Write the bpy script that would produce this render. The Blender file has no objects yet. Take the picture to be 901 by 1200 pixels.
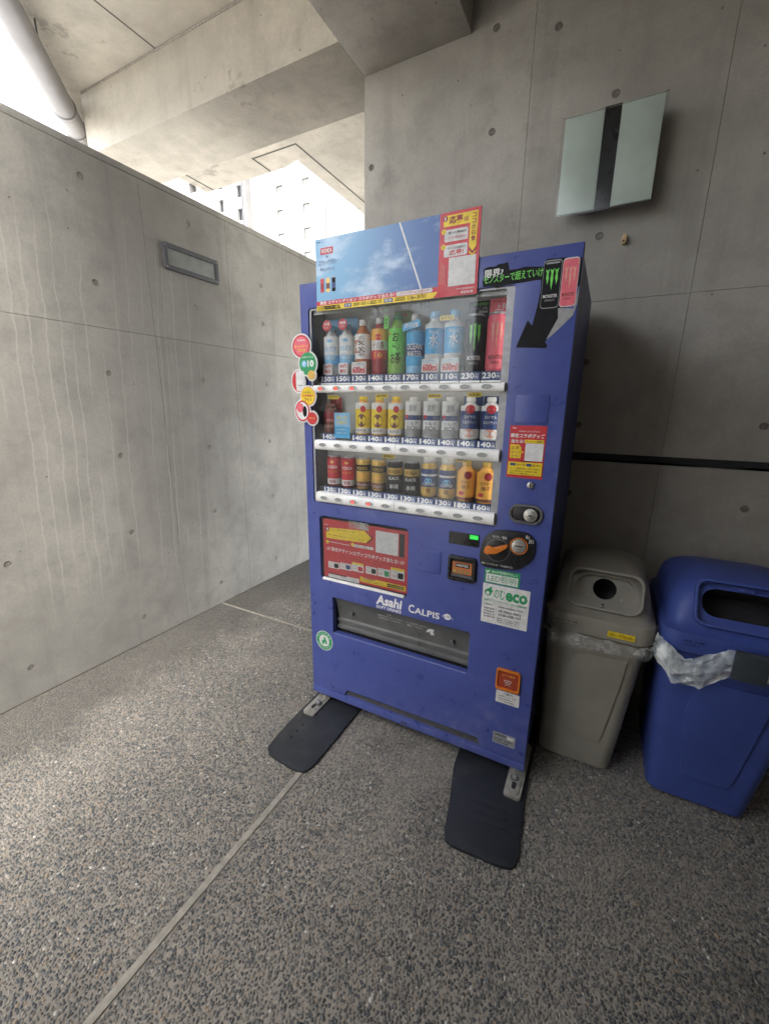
import bpy, bmesh, math, random
import numpy as np
from mathutils import Vector, Matrix, noise
from mathutils.geometry import tessellate_polygon
random.seed(7); rng = np.random.default_rng(7)
SC = bpy.context.scene; COL = SC.collection
PI = math.pi

# ------------------------------------------------------------------ camera
cd = bpy.data.cameras.new('camera'); cam = bpy.data.objects.new('camera', cd); COL.objects.link(cam)
cd.sensor_fit = 'HORIZONTAL'; cd.sensor_width = 36.0; cd.lens = 19.4065; cd.clip_start = 0.02; cd.clip_end = 600
Rx = Vector((0.8858355820, 0.4638629327, 0.0112472793)); Ry = Vector((-0.1243764931, 0.2140285157, 0.9688768148)); Rz = Vector((0.4470188022, -0.8596644543, 0.2472877196))
cam.matrix_world = Matrix.Translation((1.09188, -1.37973, 1.38753)) @ Matrix((Rx, Ry, Rz)).transposed().to_4x4()
SC.camera = cam

# ------------------------------------------------------------------ light
SUN = Vector((0.16, -0.42, 0.90)).normalized()          # towards the sun
el = math.asin(SUN.z); az = math.atan2(SUN.x, SUN.y)
w = bpy.data.worlds.new('World'); SC.world = w; w.use_nodes = True
nt = w.node_tree; nt.nodes.clear()
sky = nt.nodes.new('ShaderNodeTexSky'); sky.sky_type = 'NISHITA'; sky.sun_disc = False
sky.sun_elevation = el; sky.sun_rotation = az % (2*PI); sky.air_density = 1.0; sky.dust_density = 3.0; sky.ozone_density = 1.0
hs = nt.nodes.new('ShaderNodeHueSaturation'); hs.inputs['Saturation'].default_value = 0.30
bg = nt.nodes.new('ShaderNodeBackground'); bg.inputs['Strength'].default_value = 0.15
wo = nt.nodes.new('ShaderNodeOutputWorld')
nt.links.new(sky.outputs[0], hs.inputs['Color']); nt.links.new(hs.outputs[0], bg.inputs['Color']); nt.links.new(bg.outputs[0], wo.inputs['Surface'])
sl = bpy.data.lights.new('sun', 'SUN'); sl.energy = 0.5; sl.angle = math.radians(26); sl.color = (1.0, 0.93, 0.82)
so = bpy.data.objects.new('sun', sl); COL.objects.link(so)
so.rotation_euler = (-SUN).to_track_quat('-Z', 'Y').to_euler()
SC.view_settings.view_transform = 'Standard'; SC.view_settings.look = 'None'
SC.view_settings.exposure = 3.1; SC.view_settings.gamma = 1.0

# ------------------------------------------------------------------ materials
def lin(r, g, b):
    f = lambda c: (c/255/12.92) if c/255 <= .04045 else ((c/255+.055)/1.055)**2.4
    return (f(r), f(g), f(b))
class N:
    def __init__(s, name):
        s.m = bpy.data.materials.new(name); s.m.use_nodes = True; s.t = s.m.node_tree
        s.b = s.t.nodes['Principled BSDF']; s.o = s.t.nodes['Material Output']
    def n(s, typ, **k):
        x = s.t.nodes.new(typ)
        for a, v in k.items():
            if a in x.inputs: s.put(x.inputs[a], v)
            else: setattr(x, a, v)
        return x
    def put(s, sock, v):
        if isinstance(v, bpy.types.NodeSocket): s.t.links.new(v, sock)
        else:
            if hasattr(v, '__len__') and len(v) == 3 and sock.type == 'RGBA': v = (*v, 1)
            sock.default_value = v
    def math(s, op, a, b=0.0, c=0.0, clamp=False):
        x = s.t.nodes.new('ShaderNodeMath'); x.operation = op; x.use_clamp = clamp
        s.put(x.inputs[0], a); s.put(x.inputs[1], b); s.put(x.inputs[2], c); return x.outputs[0]
    def mix(s, fac, a, b, mode='MIX'):
        x = s.t.nodes.new('ShaderNodeMix'); x.data_type = 'RGBA'; x.blend_type = mode
        s.put(x.inputs[0], fac); s.put(x.inputs[6], a); s.put(x.inputs[7], b); return x.outputs[2]
    def noise(s, vec, scale, detail=4, rough=.55):
        x = s.n('ShaderNodeTexNoise', Scale=scale, Detail=detail, Roughness=rough); s.t.links.new(vec, x.inputs['Vector']); return x.outputs[0]
    def ramp(s, v, lo, hi, a=0.0, b=1.0):
        x = s.n('ShaderNodeMapRange'); x.interpolation_type = 'SMOOTHSTEP'
        s.put(x.inputs[0], v); s.put(x.inputs[1], lo); s.put(x.inputs[2], hi); s.put(x.inputs[3], a); s.put(x.inputs[4], b); return x.outputs[0]
    def pos(s):
        return s.n('ShaderNodeNewGeometry').outputs['Position']
    def scale(s, vec, v):
        x = s.n('ShaderNodeVectorMath', operation='MULTIPLY'); s.put(x.inputs[0], vec); x.inputs[1].default_value = v; return x.outputs[0]
    def bump(s, h, strength, dist):
        x = s.n('ShaderNodeBump', Strength=strength, Distance=dist); s.put(x.inputs['Height'], h); s.t.links.new(x.outputs[0], s.b.inputs['Normal']); return x
_mats = {}
def pm(name, rgb, rough=.5, metal=0., var=.10, scale=60., bump=0., coat=0., emit=None, es=0.):
    """plain surface with a little procedural unevenness"""
    if name in _mats: return _mats[name]
    k = N(name); p = k.pos()
    f = k.noise(p, scale, 3)
    k.put(k.b.inputs['Base Color'], k.mix(k.ramp(f, .3, .7), tuple(c*(1-var) for c in rgb), tuple(min(1, c*(1+var)) for c in rgb)))
    k.put(k.b.inputs['Roughness'], k.ramp(k.noise(p, scale*.4, 3), .3, .7, max(0, rough-.07), min(1, rough+.07)))
    k.b.inputs['Metallic'].default_value = metal
    if coat: k.b.inputs['Coat Weight'].default_value = coat
    if bump: k.bump(f, .5, bump)
    if emit: k.put(k.b.inputs['Emission Color'], emit); k.b.inputs['Emission Strength'].default_value = es
    _mats[name] = k.m; return k.m
def paint(name, rgb, rough=.38, dirt=.5, dust=(.40, .39, .38)):
    """painted sheet steel: faint orange peel, smudges and dust"""
    if name in _mats: return _mats[name]
    k = N(name); p = k.pos()
    big = k.noise(p, 2.2, 5, .6); sm = k.noise(p, 14, 4, .6)
    d = k.math('MULTIPLY', k.ramp(big, .5, .8), k.ramp(sm, .4, .75), clamp=True)
    sx = k.n('ShaderNodeSeparateXYZ'); k.t.links.new(p, sx.inputs[0])
    low = k.ramp(sx.outputs[2], .35, .02, 0, .22)
    scr = k.ramp(k.noise(k.scale(p, (40, 40, 2.5)), 1.0, 2), .72, .78, 0, .0)
    fac = k.math('MULTIPLY', k.math('ADD', k.math('ADD', d, k.math('MULTIPLY', low, sm)), scr), dirt, clamp=True)
    col = k.mix(k.ramp(sm, .3, .7), tuple(c*.93 for c in rgb), tuple(c*1.07 for c in rgb))
    k.put(k.b.inputs['Base Color'], k.mix(fac, col, dust))
    k.put(k.b.inputs['Roughness'], k.math('ADD', k.math('MULTIPLY', sm, .18), rough-.08))
    k.bump(k.noise(p, 420, 2), .12, .0006)
    _mats[name] = k.m; return k.m
def concrete(name, base, warm, streaks=False, blotch=0., gloss=.75):
    """board-formed fair-faced concrete"""
    k = N(name); p = k.pos()
    sx = k.n('ShaderNodeSeparateXYZ'); k.t.links.new(p, sx.inputs[0]); X, Y, Z = sx.outputs
    cloud = k.noise(p, 1.3, 6, .62); mid = k.noise(p, 7, 6, .65); fine = k.noise(p, 90, 4, .7)
    col = k.mix(k.ramp(cloud, .32, .70), tuple(c*.80 for c in base), warm)
    col = k.mix(k.math('MULTIPLY', k.ramp(mid, .42, .75), .55), col, tuple(c*.66 for c in base))
    col = k.mix(k.math('MULTIPLY', k.ramp(fine, .35, .75), .30), col, tuple(c*.6 for c in base))
    # vertical weather streaks
    st = k.noise(k.scale(p, (9, 9, .7)), 1.0, 5, .65)
    col = k.mix(k.math('MULTIPLY', k.ramp(st, .50, .78), .40), col, tuple(c*.55 for c in base))
    # bug holes
    vo = k.n('ShaderNodeTexVoronoi', Scale=17.0, Randomness=1.0); k.t.links.new(p, vo.inputs['Vector'])
    keep = k.ramp(k.noise(p, 5, 2), .52, .60)
    pit = k.math('MULTIPLY', k.ramp(vo.outputs['Distance'], .085, .05), keep)
    col = k.mix(k.math('MULTIPLY', pit, .75), col, tuple(c*.22 for c in base))
    if blotch:
        bl = k.math('MULTIPLY', k.ramp(k.noise(p, 2.1, 8, .75), .60, .66), blotch)
        col = k.mix(bl, col, tuple(c*.36 for c in base))
    if streaks:
        wob = k.math('MULTIPLY', k.math('SUBTRACT', k.noise(k.scale(p, (1, 2, 4)), 1.0, 6, .7), .5), .055)
        yy = k.math('ADD', k.math('ADD', Y, wob), k.math('MULTIPLY', k.math('SUBTRACT', Z, 1.2), -.05))
        cb = k.n('ShaderNodeCombineXYZ'); k.put(cb.inputs[1], yy)
        v2 = k.n('ShaderNodeTexVoronoi', Scale=15.0, feature='DISTANCE_TO_EDGE', voronoi_dimensions='1D'); k.t.links.new(yy, v2.inputs['W'])
        line = k.ramp(v2.outputs['Distance'], .075, .02)
        reg = k.math('MULTIPLY', k.ramp(Y, -.62, -.48), k.ramp(Y, .60, .40))
        zz = k.math('ADD', Z, k.math('MULTIPLY', k.noise(k.scale(cb.outputs[0], (1, 9, 1)), 1.0, 2), .9))
        top = k.math('MULTIPLY', k.ramp(zz, .70, 1.1), k.ramp(zz, 2.75, 2.45))
        brk = k.ramp(k.noise(k.scale(p, (1, 6, 1.1)), 1.0, 3), .36, .52)
        reg = k.math('MULTIPLY', k.math('MULTIPLY', reg, top), brk)
        col = k.mix(k.math('MULTIPLY', k.math('MULTIPLY', line, reg), .46), col, (.62, .60, .54))
        # darker damp band behind the lime runs
        dm = k.math('MULTIPLY', k.math('MULTIPLY', k.ramp(Y, -.30, .15), k.ramp(Y, .80, .55)), k.ramp(Z, .35, 1.0))
        col = k.mix(k.math('MULTIPLY', dm, k.ramp(cloud, .25, .7, .12, .42)), col, tuple(c*.50 for c in base))
    k.put(k.b.inputs['Base Color'], col)
    k.put(k.b.inputs['Roughness'], k.ramp(mid, .3, .7, gloss-.08, gloss+.1))
    h = k.math('ADD', k.math('MULTIPLY', fine, .35), k.math('SUBTRACT', mid, pit))
    k.bump(h, .45, .004)
    return k.m
M_WALL = concrete('concrete_boundary', (.44, .42, .375), (.535, .51, .455), streaks=True)
M_BACK = concrete('concrete_back', (.41, .38, .335), (.49, .455, .40), blotch=.22)
M_CEIL = concrete('concrete_soffit', (.50, .455, .385), (.60, .545, .455), blotch=.55)
M_PLUG = pm('tie_hole_mortar', (.31, .285, .245), .9, var=.2, scale=80, bump=.001)
M_CORE = pm('joint_shadow_mortar', (.10, .095, .085), .9)
M_FAR = pm('outer_paving', (.42, .41, .38), .9, scale=3)

XJ, YJ = .208, .503
def wall_foot_tone(k, x, c):
    """floor colour darkens towards the foot of the left wall"""
    return k.ramp(k.math('ADD', x, k.math('MULTIPLY', k.math('SUBTRACT', c, .5), .6)), -.62, -.98, 0, .74)  # darker towards the wall, edge broken up by noise
def mat_floor():
    k = N('washed_cement_matrix'); p = k.pos()
    a = k.noise(p, 1.1, 5, .6); b = k.noise(p, 60, 4, .7); c = k.noise(p, 5, 5, .6)
    col = k.mix(k.ramp(a, .35, .65), (.235, .21, .175), (.315, .285, .24))
    col = k.mix(k.math('MULTIPLY', k.ramp(b, .35, .75), .5), col, (.10, .095, .085))
    vo = k.n('ShaderNodeTexVoronoi', Scale=95.0); k.t.links.new(p, vo.inputs['Vector'])
    peb = k.ramp(vo.outputs['Distance'], .40, .30)
    rnd = k.n('ShaderNodeSeparateColor'); k.t.links.new(vo.outputs['Color'], rnd.inputs[0])
    pc = k.mix(k.ramp(rnd.outputs[0], .2, .95), (.045, .05, .055), (.24, .22, .19))
    sx = k.n('ShaderNodeSeparateXYZ'); k.t.links.new(p, sx.inputs[0])
    col = k.mix(k.math('MULTIPLY', peb, .9), col, pc)
    jd = k.math('ABSOLUTE', k.math('SUBTRACT', sx.outputs[0], XJ))
    col = k.mix(k.math('MULTIPLY', k.ramp(jd, .06, .012), k.ramp(c, .35, .7, .1, .6)), col, (.09, .082, .07))
    col = k.mix(k.ramp(k.noise(p, 1.7, 6, .7), .52, .72, 0, .45), col, (.12, .11, .095))
    col = k.mix(wall_foot_tone(k, sx.outputs[0], c), col, (.075, .068, .058))
    k.put(k.b.inputs['Base Color'], col); k.b.inputs['Roughness'].default_value = .8
    k.bump(k.math('ADD', peb, k.math('MULTIPLY', b, .5)), .5, .004)
    return k.m
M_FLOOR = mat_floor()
def mat_pebble():
    k = N('river_pebble'); at = k.n('ShaderNodeAttribute', attribute_name='tint'); p = k.pos()
    f = k.noise(p, 260, 3); a = k.noise(p, 1.1, 5, .6)
    col = k.mix(k.math('MULTIPLY', k.ramp(f, .4, .7), .35), at.outputs['Color'], (.18, .165, .14))
    col = k.mix(k.ramp(k.noise(p, 2.3, 5, .65), .46, .68, 0, .50), col, (.25, .23, .20))
    col = k.mix(k.ramp(k.noise(p, 1.7, 6, .7), .52, .72, 0, .55), col, (.045, .045, .043))
    sx = k.n('ShaderNodeSeparateXYZ'); k.t.links.new(p, sx.inputs[0]); col = k.mix(wall_foot_tone(k, sx.outputs[0], k.noise(p, 5, 5, .6)), col, (.05, .047, .042))
    k.put(k.b.inputs['Base Color'], col); k.b.inputs['Roughness'].default_value = .42
    return k.m
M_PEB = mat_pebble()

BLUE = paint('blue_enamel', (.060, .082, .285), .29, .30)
BLUE_SHADED = paint('blue_enamel_shaded', (.030, .040, .165), .40, .35)  # same enamel as the door, with the side's shade put into the colour
M_BLACK = pm('black_plastic', (.012, .012, .014), .32)
M_DARK = pm('dark_recess', (.02, .02, .022), .7)
M_GASK = pm('grey_gasket', (.10, .10, .105), .6)
M_FILL = pm('unseen_fill_strip', (.8, .8, .78), .5, emit=(1, .97, .92), es=.50)  # glow for unseen strips added to brighten the drinks
M_FILLR = pm('rear_fill_strip', (.8, .8, .78), .5, emit=(1, .97, .92), es=.12)  # weaker glow for unseen strips added to brighten the display back
M_BACKP = pm('display_back_panel', (.52, .52, .50), .5, scale=8)
M_RAIL = pm('ivory_rail_plastic', (.82, .81, .78), .4, scale=15)
M_SILV = pm('brushed_trim', (.34, .34, .35), .4, .3)
M_LENS = pm('button_lens', (.28, .29, .28), .25)
M_LENSR = pm('lit_red_button', (.6, .05, .04), .3, emit=(1, .08, .05), es=.16)
M_CHR = pm('worn_steel', (.50, .49, .47), .35, .9, var=.25)
M_GALV = pm('dusty_galvanised_steel', (.34, .33, .29), .6, .35, var=.25, scale=30)
M_RUB = paint('navy_rubber_sheet', (.014, .017, .024), .45, .35, (.16, .15, .13))
M_FLAP = pm('smoked_flap_plastic', (.115, .115, .11), .33, var=.15, scale=12)
M_ORNG = pm('orange_plastic', (.62, .17, .015), .4)
M_ORDK = pm('red_orange_panel', (.30, .045, .02), .35)
M_GRNL = pm('green_led', (.02, .3, .04), .4, emit=(.03, 1, .12), es=.10)
M_WHITE = pm('white_print', (.74, .73, .71), .5)
M_PAPER = pm('white_paper_card', (.66, .65, .63), .55)
M_INK = pm('black_print', (.008, .008, .009), .6)
M_INK.node_tree.nodes['Principled BSDF'].inputs['Specular IOR Level'].default_value = .2
M_RED = pm('red_print', (.52, .025, .035), .42)
M_REDB = pm('dark_red_print', (.28, .012, .018), .42)
M_YEL = pm('yellow_print', (.78, .56, .02), .45)
M_GREY = pm('grey_print', (.30, .30, .30), .5)
M_GRN = pm('green_print', (.02, .28, .10), .45)
M_LIME = pm('lime_print', (.16, .62, .08), .45)
M_NAVY = pm('navy_print', (.020, .045, .16), .42)
M_SKYB = pm('pale_blue_print', (.22, .48, .72), .42)
M_CYAN = pm('cyan_print', (.05, .36, .65), .42)
M_PINK = pm('pink_print', (.72, .13, .17), .4)
M_GOLD = pm('gold_print', (.62, .40, .10), .35, .25)
M_ORYE = pm('orange_yellow_print', (.80, .40, .06), .4)
M_BROWN = pm('brown_print', (.14, .035, .02), .45)
M_OCH = pm('amber_tea_plastic', (.45, .14, .04), .35)
M_TEAG = pm('green_tea_plastic', (.22, .42, .07), .35)
M_FRUIT = pm('pink_fruit_print', (.70, .32, .24), .45)
M_GREYB = pm('grey_bin_plastic', (.26, .243, .203), .5, var=.10, scale=6, bump=.0004)
M_BLUEB = pm('blue_bin_plastic', (.048, .078, .29), .42, var=.12, scale=6, bump=.0004)
M_CLIP = pm('slate_clip_plastic', (.045, .055, .065), .45)
M_PIPE = pm('grey_vinyl_pipe', (.27, .26, .26), .4, scale=5)
M_BUILD = pm('pale_facade_render', (.25, .24, .225), .8, scale=.4)
M_WIN = pm('facade_window_glass', (.03, .03, .035), .9)
M_WIN.node_tree.nodes['Principled BSDF'].inputs['Specular IOR Level'].default_value = .1
M_WFR = pm('facade_window_frame', (.15, .15, .15), .6)
M_FROST = pm('frosted_glass', (.60, .66, .58), .45, scale=6)
M_LENSG = pm('dull_bulkhead_lens', (.27, .28, .255), .55, scale=20)
M_PLUGD = pm('dark_tie_hole_mortar', (.17, .155, .135), .9, var=.25, scale=80, bump=.001)
M_TAN = pm('tan_plug', (.50, .36, .18), .6)
M_STRIP = pm('joint_filler', (.28, .26, .22), .75, var=.15, scale=40, bump=.001)
def mat_glass(rough=.04, h0=.003, h1=.02):
    k = N('clear_display_cover' if h1 else 'satin_cover_glass'); k.t.nodes.remove(k.b)
    tr = k.n('ShaderNodeBsdfTransparent'); tr.inputs[0].default_value = (.95, .96, .96, 1)
    gl = k.n('ShaderNodeBsdfGlossy', Roughness=rough)
    fr = k.n('ShaderNodeFresnel', IOR=1.3); df = k.n('ShaderNodeBsdfDiffuse'); df.inputs[0].default_value = (.7, .72, .75, 1)
    m1 = k.n('ShaderNodeMixShader'); k.t.links.new(fr.outputs[0], m1.inputs[0]); k.t.links.new(tr.outputs[0], m1.inputs[1]); k.t.links.new(gl.outputs[0], m1.inputs[2])
    m2 = k.n('ShaderNodeMixShader'); k.put(m2.inputs[0], k.ramp(k.noise(k.pos(), 3, 4), .3, .8, h0, h1)); k.t.links.new(m1.outputs[0], m2.inputs[1]); k.t.links.new(df.outputs[0], m2.inputs[2])
    k.t.links.new(m2.outputs[0], k.o.inputs[0]); return k.m
M_GLASS = mat_glass()
def mat_film():
    k = N('thin_white_film'); p = k.pos(); f = k.noise(k.scale(p, (20, 20, 7)), 1.0, 4, .5)
    k.put(k.b.inputs['Base Color'], k.mix(k.ramp(f, .35, .62), (.66, .72, .70), (.88, .90, .89))); k.b.inputs['Roughness'].default_value = .22
    k.bump(k.noise(k.scale(p, (60, 60, 25)), 1.0, 3, .5), .35, .005)
    tr = k.n('ShaderNodeBsdfTransparent'); ms = k.n('ShaderNodeMixShader'); k.put(ms.inputs[0], k.ramp(f, .32, .60, .40, .92))
    k.t.links.new(tr.outputs[0], ms.inputs[1]); k.t.links.new(k.b.outputs[0], ms.inputs[2]); k.t.links.new(ms.outputs[0], k.o.inputs[0]); return k.m
M_FILM = mat_film()
M_EDGE = mat_glass(.14, .0, .0)
def mat_film2():
    k = N('thin_clear_film'); p = k.pos()
    k.b.inputs['Base Color'].default_value = (.6, .6, .56, 1); k.b.inputs['Roughness'].default_value = .25
    tr = k.n('ShaderNodeBsdfTransparent'); ms = k.n('ShaderNodeMixShader'); k.put(ms.inputs[0], k.ramp(k.noise(p, 25, 5), .35, .7, .12, .60))
    k.t.links.new(tr.outputs[0], ms.inputs[1]); k.t.links.new(k.b.outputs[0], ms.inputs[2]); k.t.links.new(ms.outputs[0], k.o.inputs[0]); return k.m
M_FILM2 = mat_film2()
def mat_cloudsky():
    k = N('printed_sky_artwork'); p = k.pos()
    sx = k.n('ShaderNodeSeparateXYZ'); k.t.links.new(p, sx.inputs[0])
    base = k.mix(k.ramp(sx.outputs[0], .12, .55), (.20, .42, .62), (.02, .09, .30))
    c = k.noise(k.scale(p, (5, 1, 9)), 1.0, 6, .6)
    k.put(k.b.inputs['Base Color'], k.mix(k.ramp(c,   .46, .66, 0, .85), base, (.52, .64, .76))); k.b.inputs['Roughness'].default_value = .35
    return k.m
M_SKYART = mat_cloudsky()

# ------------------------------------------------------------------ mesh helpers
def tag(o, label=None, cat=None, group=None, kind=None):
    if label: o['label'] = label
    if cat: o['category'] = cat
    if group: o['group'] = group
    if kind: o['kind'] = kind
    return o
def thing(name, loc, label, cat, group=None):
    o = bpy.data.objects.new(name, None); COL.objects.link(o); o.location = loc; o.empty_display_size = .1
    return tag(o, label, cat, group)
_gl = {}
def glyphs(s, bold):
    key = (s, bold)
    if key not in _gl:
        c = bpy.data.curves.new('lettering', 'FONT'); c.body = s; c.resolution_u = 2; c.offset = bold
        o = bpy.data.objects.new('lettering', c); m = o.to_mesh()
        v = np.empty(len(m.vertices)*3); m.vertices.foreach_get('co', v); v = v.reshape(-1, 3)[:, :2]
        f = [tuple(q.vertices) for q in m.polygons]
        if len(v):
            lo = v.min(0); hi = v.max(0); v = (v-lo)/np.maximum(hi-lo, 1e-6); asp = (hi[0]-lo[0])/max(1e-6, hi[1]-lo[1])
        else: asp = 1
        o.to_mesh_clear(); bpy.data.objects.remove(o); bpy.data.curves.remove(c)
        _gl[key] = (v, f, asp)
    return _gl[key]
def FRONT(u, v, w_): return (u, w_, v)          # u = x, v = z, w = y  (faces -y)
class MB:
    def __init__(s, mp=FRONT): s.v = []; s.f = []; s.mi = []; s.mats = []; s.mp = mp
    def slot(s, m):
        if m not in s.mats: s.mats.append(m)
        return s.mats.index(m)
    def add(s, vs, fs, m):
        k = len(s.v); i = s.slot(m); s.v += [tuple(q) for q in vs]
        for f in fs: s.f.append(tuple(a+k for a in f)); s.mi.append(i)
    def box(s, x0, x1, y0, y1, z0, z1, m):
        s.add([(x, y, z) for x in (x0, x1) for y in (y0, y1) for z in (z0, z1)],
              [(0, 1, 3, 2), (4, 6, 7, 5), (0, 4, 5, 1), (2, 3, 7, 6), (0, 2, 6, 4), (1, 5, 7, 3)], m)
    def poly(s, pts, w_, m, mp=None):
        mp = mp or s.mp
        t = tessellate_polygon([[Vector((a, b, 0)) for a, b in pts]])
        s.add([mp(a, b, w_) for a, b in pts], t, m)
    def rect(s, bx, w_, m): a, b, c, d = bx; s.add([s.mp(*q, w_) for q in ((a, b), (c, b), (c, d), (a, d))], [(0, 1, 2, 3)], m)
    def disc(s, c, r, w_, m, n=24, ry=None): s.poly([(c[0]+r*math.cos(2*PI*i/n), c[1]+(ry or r)*math.sin(2*PI*i/n)) for i in range(n)], w_, m)
    def text(s, t, bx, w_, m, bold=0.0, fit=True, skew=0., mp=None):
        mp = mp or s.mp; v, f, asp = glyphs(t, bold); a, b, c, d = bx
        if not fit:
            wd = min(c-a, asp*(d-b)); mx = (a+c)/2; a, c = mx-wd/2, mx+wd/2
        s.add([mp(a+x*(c-a)+skew*y*(d-b), b+y*(d-b), w_) for x, y in v], f, m)
    def plate(s, outer, holes, wf, wb, m, mside=None, back=True, mp=None):
        mp = mp or s.mp; loops = [outer]+list(holes)
        t = tessellate_polygon([[Vector((a, b, 0)) for a, b in L] for L in loops]); flat = [q for L in loops for q in L]; n = len(flat)
        s.add([mp(a, b, wf) for a, b in flat]+[mp(a, b, wb) for a, b in flat], list(t)+([tuple(j+n for j in reversed(q)) for q in t] if back else []), m)
        base = len(s.v)-2*n; k = 0; i_ = s.slot(mside or m)
        for L in loops:
            c = len(L)
            for i in range(c):
                a, b = base+k+i, base+k+(i+1) % c; s.f.append((a, b, b+n, a+n)); s.mi.append(i_)
            k += c
    def lathe(s, prof, m, n=24, c=(0, 0, 0), mats=None, a0=0, a1=2*PI, capt=True):
        full = abs(a1-a0-2*PI) < 1e-6; k = n if full else n+1
        vs = [(c[0]+r*math.cos(a0+(a1-a0)*i/n), c[1]+r*math.sin(a0+(a1-a0)*i/n), c[2]+z) for r, z in prof for i in range(k)]
        for j in range(len(prof)-1):
            mm = mats[j] if mats else m; fs = []
            for i in range(n):
                i2 = (i+1) % k if full else i+1
                fs.append((j*k+i, j*k+i2, (j+1)*k+i2, (j+1)*k+i))
            if j == 0: s.add(vs, fs, mm); base = len(s.v)-len(vs)
            else:
                q = s.slot(mm)
                for f in fs: s.f.append(tuple(a+base for a in f)); s.mi.append(q)
        if full and capt:
            q = s.slot(mats[-1] if mats else m); s.f.append(tuple(base+(len(prof)-1)*k+i for i in range(k))); s.mi.append(q)
    def tube(s, p0, p1, r, m, n=20, cap=True):
        p0, p1 = Vector(p0), Vector(p1); d = (p1-p0).normalized(); u = d.orthogonal().normalized(); v = d.cross(u)
        vs = [p+r*(math.cos(2*PI*i/n)*u+math.sin(2*PI*i/n)*v) for p in (p0, p1) for i in range(n)]
        s.add(vs, [(i, (i+1) % n, n+(i+1) % n, n+i) for i in range(n)]+([tuple(range(n-1, -1, -1)), tuple(range(n, 2*n))] if cap else []), m)
    def build(s, name, parent=None, bev=0., seg=2, smooth=False, recalc=True, loc=None, ang=35):
        o0 = Vector(loc) if loc else Vector((0, 0, 0))
        if parent is not None:
            p = parent
            while p: o0 = o0+p.location if not loc else o0; p = p.parent
        me = bpy.data.meshes.new(name)
        me.from_pydata([(a-o0.x, b-o0.y, c-o0.z) for a, b, c in s.v], [], s.f)
        for m in s.mats: me.materials.append(m)
        me.polygons.foreach_set('material_index', s.mi)
        if bev or recalc:
            bm = bmesh.new(); bm.from_mesh(me)
            if recalc:
                bmesh.ops.remove_doubles(bm, verts=bm.verts, dist=1e-6); bmesh.ops.recalc_face_normals(bm, faces=bm.faces)
            if bev:
                es = [e for e in bm.edges if len(e.link_faces) == 2 and e.calc_face_angle(0) > .7]
                if es: bmesh.ops.bevel(bm, geom=es, offset=bev, segments=seg, affect='EDGES', profile=.6, clamp_overlap=True)
            bm.to_mesh(me); bm.free()
        if smooth or bev:
            me.polygons.foreach_set('use_smooth', [True]*len(me.polygons)); me.set_sharp_from_angle(angle=math.radians(ang))
        me.update()
        o = bpy.data.objects.new(name, me); COL.objects.link(o)
        if parent is not None: o.parent = parent
        elif loc: o.location = loc
        return o
def rr(x0, z0, x1, z1, r, n=5):
    pts = []
    for cx, cz, a in ((x1-r, z1-r, 0), (x0+r, z1-r, 90), (x0+r, z0+r, 180), (x1-r, z0+r, 270)):
        for i in range(n+1):
            t = math.radians(a+90*i/n); pts.append((cx+r*math.cos(t), cz+r*math.sin(t)))
    return pts
def circ(c, r, n=24, ry=None): return [(c[0]+r*math.cos(2*PI*i/n), c[1]+(ry or r)*math.sin(2*PI*i/n)) for i in range(n)]
def chaikin(p, k=2):
    for _ in range(k): p = [q for i in range(len(p)) for q in ((.75*p[i][0]+.25*p[(i+1) % len(p)][0], .75*p[i][1]+.25*p[(i+1) % len(p)][1]), (.25*p[i][0]+.75*p[(i+1) % len(p)][0], .25*p[i][1]+.75*p[(i+1) % len(p)][1]))]
    return p
def sub(b, x0, y0, x1, y1):
    """fractional sub-box of box b (y measured from the top)"""
    a, c, d, e = b; return (a+x0*(d-a), e-y1*(e-c), a+x1*(d-a), e-y0*(e-c))
def curve_tube(name, pts, r, m, parent):
    mb = MB()
    for a, b in zip(pts[:-1], pts[1:]): mb.tube(a, b, r, m, 8)
    return mb.build(name, parent, smooth=True)

# ================================================================== SETTING
g = MB(); g.box(-80, 60, -60, 120, -.9, -.03, M_FAR); tag(g.build('ground'), kind='structure')
XJ, YJ = .208, .503
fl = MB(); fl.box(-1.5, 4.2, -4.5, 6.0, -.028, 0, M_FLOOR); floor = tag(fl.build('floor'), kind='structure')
JW = .011
for (a, b, c, d) in ((XJ-JW, XJ+JW, -4.4, YJ-.007), (XJ-JW, XJ+JW, YJ+.007, 5.9), (-1.19, 4.1, YJ-.006, YJ+.006), (XJ-JW-2.1, XJ-JW-2.085, -4.4, YJ-.006)):
    s_ = MB(); s_.box(a, b, c, d, -.004, .0045, M_STRIP); s_.build('expansion_joint', floor, bev=.0015)

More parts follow.
